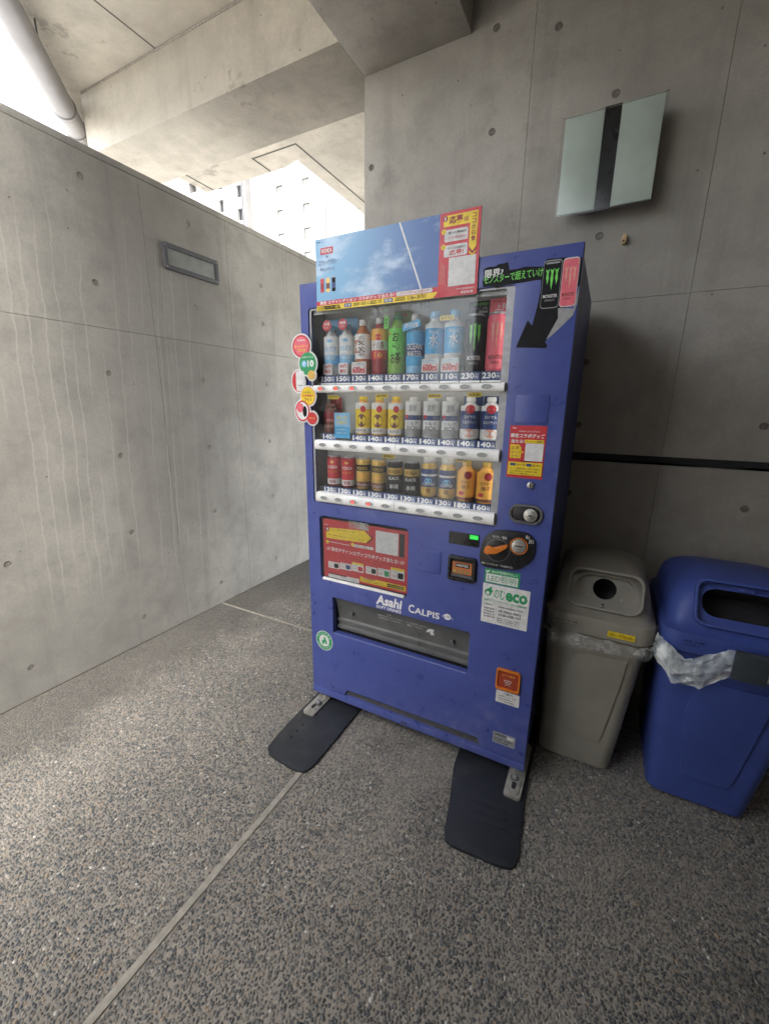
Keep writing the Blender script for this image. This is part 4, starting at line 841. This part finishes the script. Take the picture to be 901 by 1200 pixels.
for bx, n_ in (((0.0910,0.8180,0.2090,0.8240), '2'), ((0.2170,0.8200,0.3210,0.8320), '3')):
    mb.poly(rr(*bx, .006, 3), YY-.0002, M_PAPER); mb.disc((bx[0]+.004, bx[3]-.003), .008, YY-.0004, M_YEL, 16); mb.text('買ったお酒の' if n_ == '2' else 'ポイント応募', sub(bx, .15, .2, .65, .45), YY-.0007, M_INK); mb.text('バーコードをスキャン!' if n_ == '2' else '応募!', sub(bx, .15, .52, .85, .85), YY-.0007, M_RED)
p5((0.3300,0.8150,0.4310,0.9070), 1, M_PAPER); p5((0.4360,0.8140,0.4580,0.9090), 1, M_INK)
t5('//// 限定デザイン!エヴァコラボグッズ当たる! ////', (0.0900,0.7830,0.4600,0.8010), M_WHITE, .02)
def slantmap(p0, p1, w_):
    return lambda u, v, q: (u, w_, v+(u-p0[0])/(p1[0]-p0[0])*(p1[1]-p0[1]))
for (L_, tx) in (((0.0950,0.7640,0.2740,0.7660), '第1弾 10/1~1/5'), ((0.2830,0.7710,0.4600,0.7730), '第2弾 1/6~3/31')):
    p5(sub(L_, 0, .05, 1, .55), 1, M_INK); mb.text(tx, sub(L_, .08, .14, .92, .46), YY-.0006, M_YEL, .01)
cols5 = [((0.0970,0.7040,0.1540,0.7420), M_PAPER, M_INK), ((0.1570,0.7090,0.2140,0.7470), M_PAPER, M_NAVY), ((0.2170,0.7120,0.2740,0.7520), M_YEL, M_RED), ((0.2840,0.7140,0.3370,0.7560), M_PAPER, M_INK), ((0.3420,0.7140,0.3970,0.7600), M_PAPER, M_GRN), ((0.4000,0.7150,0.4610,0.7640), M_YEL, M_INK)]
for bx, m1, m2 in cols5:
    p5(bx, 2, M_PAPER); mb.rect(sub(bx, 0, 0, 1, .22), YY-.0006, M_RED if m1 is M_PAPER else m1); mb.poly(rr(*sub(bx, .52, .38, .92, .88), .004, 3), YY-.0006, m2); mb.text('賞品', sub(bx, .1, .62, .42, .82), YY-.0006, M_RED); mb.text('コラボ', sub(bx, .1, .30, .45, .42), YY-.0006, M_INK)
bx = (0.0960,0.6600,0.2520,0.6800); p5(bx, 1, M_PAPER); mb.rect(sub(bx, 0, 0, .6, .22), YY-.0004, M_INK); mb.text('キャンペーン対象', sub(bx, .05, .35, .50, .6), YY-.0004, M_RED); mb.text('詳しくはウェブサイトをご覧ください', sub(bx, .50, .55, .97, .8), YY-.0004, M_INK)
bx = (0.2570,0.6720,0.4680,0.6940); p5(bx, 1, M_YEL); mb.poly(rr(*sub(bx, .08, .02, .35, .26), .003, 2), YY-.0004, M_REDB); mb.text('毎日もらえる', sub(bx, .10, .06, .33, .22), YY-.0008, M_WHITE); mb.text('1日1回ポイント', sub(bx, .05, .35, .52, .52), YY-.0004, M_INK); mb.text('貯まるほど当選確率アップ', sub(bx, .05, .62, .56, .82), YY-.0004, M_INK)
for i in range(2): mb.poly(rr(*sub(bx, .60, .20+.36*i, .97, .46+.36*i), .006, 3), YY-.0004, M_INK); mb.text('アプリで応募', sub(bx, .65, .26+.36*i, .93, .40+.36*i), YY-.0008, M_PAPER)
mb.build('poster', vm, recalc=False)['label'] = 'red and yellow campaign poster behind the clear cover'
mb = MB(); mb.box(.205, .300, .0078, .0080, .900, .930, M_FILM2); mb.build('adhesive_tape', vm)
# delivery chute
a, b, c, d = CH; mb = MB(); mb.add([(a-.003, .012, b-.003), (c+.003, .012, b-.003), (c+.003, .012, d+.003), (a-.003, .012, d+.003), (a-.003, .14, b-.003), (c+.003, .14, b-.003), (c+.003, .14, d+.003), (a-.003, .14, d+.003)], [(4, 5, 6, 7), (0, 1, 5, 4), (3, 7, 6, 2), (1, 2, 6, 5), (0, 3, 7, 4)], M_DARK); mb.build('chute_recess', vm, recalc=False)
flap = [(.008, .570), (.016, .560), (.030, .520), (.038, .480), (.040, .462), (.032, .456), (.032, .446), (.040, .440), (.040, .428), (.030, .422), (.030, .412), (.038, .404)]
mb = MB(); k = len(flap); mb.add([(a+.004, y, z) for y, z in flap]+[(c-.004, y, z) for y, z in flap], [(i, i+1, k+i+1, k+i) for i in range(k-1)], M_FLAP); fp = mb.build('chute_flap', vm, smooth=True, recalc=False, ang=25)
for q in ((.205, .497), (.665, .497)):
    mb = MB(); mb.tube((q[0], .020, q[1]), (q[0], .036, q[1]), .009, M_GASK, 14); mb.build('stopper', fp, bev=.002)
def FL(u, v, w_): return (u, np.interp(v, [z for y, z in flap[::-1]], [y for y, z in flap[::-1]])-.0012, v)
mb = MB(FL); mb.text('ご注意', (.375, .542, .40, .549), 0, M_PAPER); mb.text('商品取出口に手を入れないでください', (.335, .527, .45, .536), 0, M_PAPER); mb.text('中身が飛び出すことがあります', (.335, .513, .44, .521), 0, M_PAPER); mb.text('缶・びんは奥に残ることがあります', (.47, .527, .56, .536), 0, M_PAPER); mb.text('確認してください', (.47, .513, .54, .521), 0, M_PAPER)
mb.poly([(.553, .505), (.560, .522), (.575, .530), (.590, .528), (.584, .515), (.588, .500), (.572, .498), (.570, .512)], 0, M_PAPER); mb.build('flap_print', fp, recalc=False)
# feet, brackets, floor plates
def footplate(poly, br, lab):
    mb = MB(lambda u, v, w_: (u, v, w_)); mb.plate(chaikin(poly, 2), [circ(h, .004, 8) for h in br['holes']], .014, .001, M_RUB); p = mb.build('foot_plate', vm, bev=.003); p['label'] = lab
    mb = MB(lambda u, v, w_: (u, v, w_)); x0, y0, x1, y1 = br['box']; ou = rr(x0, y0, x1, y1, .012, 4); mb.plate(ou, [], .026, .0145, M_GALV); mb.plate(rr(x0+.010, y0+.012, x1-.010, y1, .008, 4), [], .030, .0262, M_GALV); mb.build('bracket', p, bev=.002)
    mb = MB(lambda u, v, w_: (u, v, w_)); mb.plate(rr(x0+.022, y0+.030, x1-.022, y0+.062, .007, 4), [], .0312, .0302, M_DARK); mb.build('slot', p)
    bx_, by_ = br['bolt']
    mb = MB(); mb.tube((bx_, by_, .0302), (bx_, by_, .033), .016, M_GASK, 18); mb.tube((bx_, by_, .033), (bx_, by_, .042), .011, M_CHR, 6); mb.tube((bx_, by_, .040), (bx_, by_, .046), .005, M_CHR, 10); mb.build('bolt', p, bev=.001)
    fx, fy = br['foot']
    mb = MB(); mb.tube((fx, fy, .030), (fx, fy, .040), .028, M_CHR, 20); mb.tube((fx, fy, .040), (fx, fy, .078), .012, M_CHR, 14); mb.build('levelling_foot', vm, bev=.002)
footplate([(.000, -.18), (.010, -.30), (.022, -.355), (.10, -.365), (.205, -.372), (.238, -.345), (.240, -.25), (.240, .05), (.240, .40), (.0, .40), (-.002, .10)], dict(box=(.020, -.112, .080, .16), holes=[(.068, -.170), (.069, -.210), (.071, -.248)], bolt=(.060, -.042), foot=(.052, .035)), 'dark rubber floor plate under the left foot of the machine')
footplate([(.722, .05), (.722, -.05), (.760, -.20), (.782, -.33), (.800, -.358), (.90, -.352), (.995, -.345), (1.018, -.318), (1.012, -.22), (1.0, -.10), (.998, .05), (.998, .45), (.722, .45)], dict(box=(.926, -.100, .986, .18), holes=[(.953, -.150), (.955, -.189), (.958, -.226)], bolt=(.953, -.020), foot=(.945, .045)), 'dark rubber floor plate under the right foot of the machine')
for x, y in ((.06, .66), (.92, .66)):
    mb = MB(); mb.tube((x, y, .0), (x, y, .077), .014, M_CHR, 14); mb.build('levelling_foot', vm)

# ================================================================== campaign board on top of the machine
bd = thing('campaign_board', (.39, -.006, 1.73), 'wide blue and red campaign board fixed across the top of the machine', 'sign')
BX = (.085, 1.728, .6885, 1.9635); mb = MB(); mb.box(BX[0], BX[2], -.0060, -.0015, BX[1], BX[3], M_PAPER); mb.build('backing_board', bd)
mb = MB(); YF = -.0062
SXR = .5600
mb.rect((BX[0], 1.760, SXR, BX[3]), YF, M_SKYART)
mb.rect((SXR, BX[1], BX[2], BX[3]), YF, M_RED); mb.rect((BX[0], BX[1], SXR, 1.7605), YF-.0003, M_RED)
yb0 = (0.0810,1.7530)[1]; mb.poly([(BX[0], BX[1]), (.545, BX[1]), (.562, 1.7455), (BX[0], 1.7455)], YF-.0006, M_YEL)
for i in range(6): mb.poly([(BX[0]+.003+.005*i, 1.7295), (BX[0]+.0052+.005*i, 1.7295), (BX[0]+.0092+.005*i, 1.744), (BX[0]+.007+.005*i, 1.744)], YF-.0009, M_INK)
def tb(s_, bx, m, bold=.01, k=3): mb.text(s_, bx, YF-.0003*k, m, bold)
mb.poly([(.121, 1.7305), (.190, 1.7305), (.183, 1.743), (.118, 1.743)], YF-.0009, M_INK); tb('キャンペーン期間', (.126, 1.733, .182, 1.7405), M_YEL, .01, 4)
mb.rect((.205, 1.7315, .236, 1.7435), YF-.0009, M_NAVY); tb('第1弾', (.209, 1.7335, .232, 1.7415), M_WHITE, .01, 4); tb('2024 10/1 ~ 2025 1/5', (.243, 1.732, .358, 1.743), M_INK, .02)
mb.rect((.366, 1.7315, .400, 1.7435), YF-.0009, M_NAVY); tb('第2弾', (.370, 1.7335, .396, 1.7415), M_WHITE, .01, 4); tb('2025 1/6~3/31', (.408, 1.732, .520, 1.744), M_INK, .02)
tb('限定 エヴァンゲリオン コラボグッズ当たる!', (.100, 1.7478, .405, 1.7592), M_WHITE, .02, 2)
mb.poly(rr(.412, 1.7472, .543, 1.7598, .006, 4), YF-.0006, M_PAPER); tb('コカコラボPay も当たる!', (.425, 1.7500, .532, 1.7570), M_RED, .02)
tb('Asahi', (.092, 1.951, .108, 1.957), M_NAVY); mb.poly(rr(.106, 1.912, .160, 1.934, .002, 2), YF-.0003, M_RED); tb('WONDA', (.110, 1.916, .156, 1.930), M_WHITE, .02); tb('×', (.130, 1.900, .138, 1.908), M_NAVY)
tb('エヴァンゲリオン', (.098, 1.878, .175, 1.895), M_NAVY, .01); tb('キャンペーン', (.104, 1.857, .166, 1.871), M_NAVY, .01)
for i, (m1, m2) in enumerate(((M_RED, M_REDB), (M_GOLD, M_BROWN), (M_INK, M_NAVY))):
    x = .103+.025*i; mb.poly(rr(x, 1.789, x+.016, 1.836, .003, 2), YF-.0003, m1); mb.rect((x, 1.800, x+.016, 1.818), YF-.0006, m2); mb.rect((x+.002, 1.834, x+.014, 1.838), YF-.0006, M_SILV)
mb.poly([(.418, 1.9635), (.424, 1.9635), (.505, 1.7605), (.499, 1.7605)], YF-.0003, M_WHITE)
# red strip on the right
R0 = .5640
mb.poly([(.572, 1.955), (.680, 1.955), (.678, 1.862), (.668, 1.846), (.656, 1.862), (.656, 1.925), (.572, 1.925)], YF-.0003, M_YEL)
for i in range(2): mb.poly([(.657, 1.858-.008*i), (.668, 1.848-.008*i), (.678, 1.858-.008*i), (.678, 1.853-.008*i), (.668, 1.843-.008*i), (.657, 1.853-.008*i)], YF-.0009, M_YEL if i else M_REDB)
mb.disc((.577, 1.947), .008, YF-.0006, M_REDB, 18); tb('1', (.575, 1.9425, .579, 1.9515), M_WHITE)
tb('応募', (.590, 1.930, .634, 1.952), M_REDB, .03); tb('は', (.638, 1.932, .651, 1.944), M_REDB, .02)
for i, ch in enumerate('ココから!'): tb(ch, (.6615, 1.938-.0155*i, .6745, 1.950-.0155*i), M_REDB, .02)
for z, n_, l1, l2 in ((1.900, '2', '買った商品の', 'バーコードをスキャン!'), (1.858, '3', 'ポイントを貯めて', '応募!')):
    mb.poly(rr(.576, z-.017, .651, z+.016, .005, 3), YF-.0003, M_PAPER); mb.disc((.574, z+.012), .0075, YF-.0006, M_YEL, 16); tb(n_, (.572, z+.008, .576, z+.016), M_INK)
    tb(l1, (.588, z+.003, .645, z+.010), M_INK); tb(l2, (.588, z-.012, .645, z-.002) if n_ == '2' else (.594, z-.014, .640, z+.001), M_RED, .02)
mb.rect((.5940, 1.757, .6800, 1.838), YF-.0003, M_PAPER)
for i in range(3): mb.rect((.567+.006*i, 1.765, .5685+.006*i, 1.835-.008*i), YF-.0003, M_FRUIT)
tb('アサヒ飲料株式会社', (.622, 1.744, .680, 1.7495), M_WHITE); tb('ASAHI', (.636, 1.7325, .676, 1.7405), M_WHITE, .02)
mb.build('printed_face', bd, recalc=False)
# ---- round pop sticker cluster at the left edge
pc = thing('promotional_hanger', (.02, -.010, 1.48), 'white edged cluster of red, green and yellow promotional discs on the left edge', 'sign')
circs = [((0.0120,1.6090), (0.0540,1.6070), M_RED, 1.12), ((0.0410,1.5440), (0.0810,1.5420), M_GRN, 1.22), ((-0.0080,1.4800), (0.0220,1.4800), M_RED, 1.55), ((0.0370,1.4230), (0.0720,1.4230), M_ORYE, 1.18), ((0.0080,1.3660), (0.0430,1.3660), M_RED, 1.35), ((0.0550,1.3380), (0.0790,1.3390), M_RED, 1.15), ((0.0580,1.5020), (0.0760,1.5020), M_GOLD, 1.1)]
mb = MB(); dz = 0
for i, (c, e, m, f) in enumerate(circs):
    r = (e[0]-c[0]); rz = r*f*.86
    mb.plate(circ(c, r+.006, 34, rz+.006), [], -.0150-.0002*i, -.0138, M_PAPER)
mb.build('backing', pc, recalc=False)
mb = MB()
for i, (c, e, m, f) in enumerate(circs):
    r = (e[0]-c[0]); rz = r*f*.86; y = -.0166-.0003*i
    mb.disc(c, r, y, m, 34, rz)
    if m is M_RED and i in (0, 5): mb.disc(c, r*.86, y-.0001, M_PINK if i == 0 else M_RED, 30, rz*.86); mb.text('WONDA' if i == 0 else '当たる!', (c[0]-r*.6, c[1]-rz*.1, c[0]+r*.6, c[1]+rz*.15) if i else (c[0]-r*.45, c[1]+rz*.42, c[0]+r*.45, c[1]+rz*.62), y-.0003, M_YEL if i else M_WHITE, .01)
    if i == 0: mb.text('キャンペーン', (c[0]-r*.75, c[1]-rz*.15, c[0]+r*.75, c[1]+rz*.12), y-.0003, M_YEL, .02); mb.text('実施中', (c[0]-r*.5, c[1]-rz*.5, c[0]+r*.5, c[1]-rz*.24), y-.0003, M_YEL, .02)
    if i == 1: mb.text('10', (c[0]-.001, c[1]-.012, c[0]+r*.72, c[1]+.013), y-.0002, M_WHITE, .04); mb.disc((c[0]-r*.42, c[1]), .0125, y-.0002, M_SKYB, 22); mb.text('P', (c[0]-r*.42-.004, c[1]-.007, c[0]-r*.42+.004, c[1]+.007), y-.0004, M_WHITE, .03); mb.text('LINE毎日もらえる', (c[0]-r*.7, c[1]+.021, c[0]+r*.7, c[1]+.028), y-.0002, M_WHITE)
    if i == 2: mb.poly(rr(c[0]-r*.35, c[1]-rz*.92, c[0]+r*1.0, c[1]+rz*.95, .006, 3), y-.0002, M_PAPER); mb.rect((c[0]-r*.1, c[1]-rz*.42, c[0]+r*.8, c[1]-rz*.38), y-.0004, M_INK)
    if i == 3: mb.disc(c, r*.88, y-.0001, M_YEL, 30, rz*.88); mb.text('自販機で', (c[0]-r*.6, c[1]+rz*.30, c[0]+r*.6, c[1]+rz*.50), y-.0003, M_BROWN); mb.text('応募期間中', (c[0]-r*.75, c[1]-rz*.10, c[0]+r*.75, c[1]+rz*.20), y-.0003, M_RED, .02); mb.text('飲もう', (c[0]-r*.5, c[1]-rz*.55, c[0]+r*.5, c[1]-rz*.2), y-.0003, M_REDB, .02)
    if i == 4: mb.disc(c, r*.85, y-.0001, M_PAPER, 30, rz*.85); mb.disc((c[0]-r*.30, c[1]+rz*.30), r*.50, y-.0002, M_PINK, 22, rz*.45); mb.disc((c[0]+r*.35, c[1]-rz*.05), r*.30, y-.0003, M_INK, 22, rz*.52)
mb.build('printed_face', pc, recalc=False)

# ================================================================== BINS
def rsec(x0, x1, y0, y1, r, z, n=6):
    return [(a, b, z) for a, b in rr(x0, y0, x1, y1, r, n)]
def loft(mb, secs, m, cap0=True, cap1=True):
    k = len(secs[0]); vs = [p for s_ in secs for p in s_]; fs = []
    for j in range(len(secs)-1):
        for i in range(k): fs.append((j*k+i, j*k+(i+1) % k, (j+1)*k+(i+1) % k, (j+1)*k+i))
    if cap0: fs.append(tuple(range(k-1, -1, -1)))
    if cap1: fs.append(tuple((len(secs)-1)*k+i for i in range(k)))
    mb.add(vs, fs, m)
def boolean(o, cutters):
    for c in cutters:
        md = o.modifiers.new('cut', 'BOOLEAN'); md.operation = 'DIFFERENCE'; md.solver = 'EXACT'; md.object = c
    o.data.materials.append(M_DARK)
    dg = bpy.context.evaluated_depsgraph_get(); me = bpy.data.meshes.new_from_object(o.evaluated_get(dg)); o.modifiers.clear(); old = o.data; o.data = me
    me.polygons.foreach_set('use_smooth', [True]*len(me.polygons)); me.set_sharp_from_angle(angle=math.radians(32))
    for c in cutters: bpy.data.objects.remove(c)
def bin_(base, X0, X1, YF0, YBK, top, dome, xt0, xt1, m, label, name, kind):
    """base corner box at the floor, top box at the rim"""
    root = thing(name, ((X0+X1)/2, (YF0+YBK)/2, 0), label, 'bin')
    rim = top
    sec = []
    for f, z in ((0, 0.012), (0, .018), (.03, .04), (.5, rim*.5), (.90, rim*.88), (.96, rim-.045)):
        e = .012 if z < .015 else 0
        sec.append(rsec(X0+(xt0-X0)*f+e, X1+(xt1-X1)*f-e, YF0-.030*f+e, YBK+.01*f-e, .045, z))
    mb = MB(); loft(mb, sec, m); body = mb.build('bin_body', root, bev=0, smooth=True, ang=50)
    # rim collar of the lid
    mb = MB(); y0 = YF0-.036; y1 = YBK+.014; e = .010
    ss = [rsec(xt0-e*.4, xt1+e*.4, y0, y1, .05, rim-.075), rsec(xt0-e, xt1+e, y0-.006, y1+.004, .052, rim-.070), rsec(xt0-e*1.3, xt1+e*1.3, y0-.010, y1+.006, .054, rim-.012), rsec(xt0-e*1.0, xt1+e*1.0, y0-.008, y1+.005, .052, rim-.002), rsec(xt0-.001, xt1+.001, y0+.008, y1-.006, .048, rim+.004)]
    H = dome-rim
    for t_ in (.06, .2, .4, .58, .72, .80, .87, .92, .96, .985, 1.0):
        z = rim+.004+(H-.004)*t_
        inx = .004+.085*t_**5+.014*t_; fy = .012+.62*(z-rim)+.09*t_**9; by = .02*t_+.16*t_**5
        ss.append(rsec(xt0+inx, xt1-inx, y0+fy, y1-by, min(.048+.03*t_, .47*(y1-by-y0-fy), .47*(xt1-xt0-2*inx)), z))
    loft(mb, ss, m); lid = mb.build('lid', root, smooth=True, ang=50)
    return root, body, lid, y0, y1, H
def slope_map(cx, z0, y0, k):
    """u across, v up the sloped lid front, w inwards"""
    ln = math.hypot(1, k)
    def f(u, v, w_): return (cx+u, y0+(v*k+w_)/ln, z0+(v-w_*k)/ln)
    return f
# grey can-and-bottle bin
GX0, GX1, GY0, GY1 = 1.000, 1.285, .190, .640
gr, gb, glid, y0, y1, H = bin_(0, 1.004, 1.272, .195, .640, .665, .826, .985, 1.322, M_GREYB, 'grey plastic bin with a round hole in its domed lid, beside the machine', 'waste_bin', 0)
mp = slope_map(1.160, .695, y0+.014, .62)
cut = []
c_ = MB(mp); c_.plate(rr(-.112, .002, .118, .134, .035, 6), [], -.04, .020, M_GREYB); cut.append(c_.build('cut'))
c_ = MB(mp); c_.plate(rr(-.092, .034, .098, .124, .044, 8), [], -.04, .042, M_GREYB); cut.append(c_.build('cut'))
c_ = MB(mp); c_.slot(M_GREYB); c_.plate(circ((.003, .082), .039, 28), [], -.05, .16, M_DARK); cut.append(c_.build('cut'))
boolean(glid, cut)
mb = MB(mp)
mb.plate(rr(-.118, -.004, .124, .140, .040, 6), [rr(-.110, .004, .116, .132, .034, 6)], -.006, .012, M_GREYB); mb.build('lid_frame', gr, bev=.002)
for q in ((-.050, .052), (.060, .052)):
    mb = MB(mp); mb.plate(circ(q, .0035, 12), [], .038, .043, M_SILV); mb.build('screw', gr)
for q, w0 in (((.003, .020), .0195), ((.003, .008), .0195)):
    mb = MB(mp); mb.disc(q, .0045, w0, M_DARK, 12); mb.build('screw_hole', gr, recalc=False)
def frontplane(x0, z0, x1, z1, yb0, yb1, rim):
    """y of the tapered bin front at height z"""
    return lambda z: None
def gy(z, YF0, rim): f = np.interp(z, [.018, .04, rim*.5, rim*.88, rim-.045], [0, .03, .5, .90, .96]); return YF0-.030*f
def bodyrecess(root, m, pts, YF0, rim, name='front_panel', t=.0035):
    mb = MB(lambda u, v, w_: (u, gy(v, YF0, rim)+w_, v)); mb.plate(chaikin(pts, 2), [], -t, .006, m); mb.build(name, root, bev=.0022, seg=3)
bodyrecess(gr, M_GREYB, [(1.058, .515), (1.256, .515), (1.268, .520), (1.224, .165), (1.216, .140), (1.088, .140), (1.078, .160)], .195, .665, t=.0065)
mb = MB(); mb.rect((1.010, .616, 1.095, .642), y0-.0118, M_GREYB)
mb.text('あき缶・ペットボトル専用', (1.014, .631, 1.090, .640), y0-.0121, M_INK, .01); mb.text('ゴミを入れないでください', (1.014, .619, 1.088, .627), y0-.0121, M_INK, .01); mb.build('bin_print', gr, recalc=False)
mb = MB(); mb.rect((1.188, .610, 1.272, .632), y0-.0118, M_YEL); mb.text('えきない。のゴミを入れない', (1.192, .614, 1.268, .628), y0-.0121, M_INK, .02); mb.build('sticker', gr, recalc=False)
mb = MB(); mb.box(1.115, 1.185, y0-.014, y0-.004, .560, .578, M_GREYB); mb.build('lid_tab', gr, bev=.003)
# blue bin
br_, bb, blid, y0b, y1b, Hb = bin_(0, 1.392, 1.690, .195, .640, .685, .850, 1.356, 1.765, M_BLUEB, 'blue plastic bin with a wide dark opening and a plastic bag, at the right edge', 'waste_bin', 1)
mpb = slope_map(1.560, .715, y0b+.014, .62)
cut = []
c_ = MB(mpb); c_.plate(rr(-.130, .002, .130, .146, .030, 6), [], -.05, .022, M_BLUEB); cut.append(c_.build('cut'))
c_ = MB(mpb); c_.slot(M_BLUEB); c_.plate(rr(-.112, .034, .112, .128, .040, 8), [], -.05, .150, M_DARK); cut.append(c_.build('cut'))
boolean(blid, cut)
mb = MB(mpb); mb.plate(rr(-.136, -.004, .136, .152, .034, 6), [rr(-.128, .004, .128, .144, .028, 6)], -.006, .014, M_BLUEB); mb.build('lid_frame', br_, bev=.002)
mb = MB(mpb); mb.plate(rr(-.022, .1305, .022, .142, .003, 3), [], .012, .021, M_BLUEB); mb.plate(circ((0, .136), .0025, 10), [], .010, .012, M_DARK); mb.build('latch', br_, bev=.001)
bodyrecess(br_, M_BLUEB, [(1.440, .520), (1.650, .520), (1.672, .525), (1.626, .165), (1.616, .125), (1.490, .125), (1.476, .145)], .195, .685, t=.009)
mb = MB(); mb.text('あき缶・びん専用', (1.405, .655, 1.46, .663), y0b-.0121, M_INK, .01); mb.text('ペットボトル', (1.405, .642, 1.45, .650), y0b-.0121, M_INK, .01); mb.build('bin_print', br_, recalc=False)
mb = MB(); mb.box(1.528, 1.612, y0b-.062, y0b-.048, .588, .682, M_CLIP); mb.box(1.536, 1.604, y0b-.065, y0b-.062, .662, .668, M_CLIP); cl_ = mb.build('clip', br_, bev=.003)
mb = MB(); mb.box(1.535, 1.600, y0b-.024, y0b-.004, .565, .586, M_BLUEB); mb.build('lid_tab', br_, bev=.003)

def bag(name, label, x0, x1, y0_, y1_, topf, botf, m, amp, seed, thick=.012):
    root = thing(name, ((x0+x1)/2, (y0_+y1_)/2, .6), label, 'bag')
    per = rr(x0, y0_, x1, y1_, .05, 8); per = per+[per[0]]
    L = [0]
    for a, b in zip(per[:-1], per[1:]): L.append(L[-1]+math.dist(a, b))
    n = 520; rows = 20; vs = []
    for j in range(rows):
        for i in range(n):
            s_ = L[-1]*i/n; x = np.interp(s_, L, [p[0] for p in per]); y = np.interp(s_, L, [p[1] for p in per])
            t_ = j/(rows-1); zt, zb = topf(x, y), botf(x, y)
            z = zt+(zb-zt)*t_
            d = Vector((x-(x0+x1)/2, y-(y0_+y1_)/2)).normalized()
            rd = lambda a, b, c: 1-2*abs(noise.noise(Vector((a, b, c))))
            q = .8*noise.noise(Vector((s_*14+seed, t_*1.6, seed)))+.8*rd(s_*17+t_*2.5, t_*2.2-s_*6, seed+3)+.5*rd(s_*34-t_*4, t_*4+s_*9, seed+9)+.15*rd(s_*70, t_*8, seed+1)
            bulge = thick*(.5+math.sin(PI*min(1, t_*1.05))*1.0)+amp*q
            z += amp*.7*noise.noise(Vector((s_*11, t_*2, seed+5)))
            vs.append((x+d.x*bulge, y+d.y*bulge-.2*bulge, z))
    fs = [(j*n+i, j*n+(i+1) % n, (j+1)*n+(i+1) % n, (j+1)*n+i) for j in range(rows-1) for i in range(n)]
    mb = MB(); mb.add(vs, fs, m); o = mb.build('film', root, smooth=True, recalc=False, ang=28); return root
bag('plastic_bag', 'thin clear plastic bag edge showing round the grey bin below its lid', .984, 1.322, y0-.004, y1, lambda x, y: .600-.03*(x-.98), lambda x, y: .545-.05*(x-.98)-.02*math.sin(x*14), M_FILM2, .006, 3)
bag('plastic_bag', 'crumpled white plastic bag folded over the rim of the blue bin', 1.352, 1.768, y0b-.016, y1b, lambda x, y: .612+.07*np.interp(x, [1.36, 1.42, 1.52, 1.60, 1.77], [.5, -.15, .75, .8, .6]), lambda x, y: .555+.06*np.interp(x, [1.34, 1.40, 1.47, 1.54, 1.77], [.3, -.85, -.7, .45, .5]), M_FILM, .009, 11)
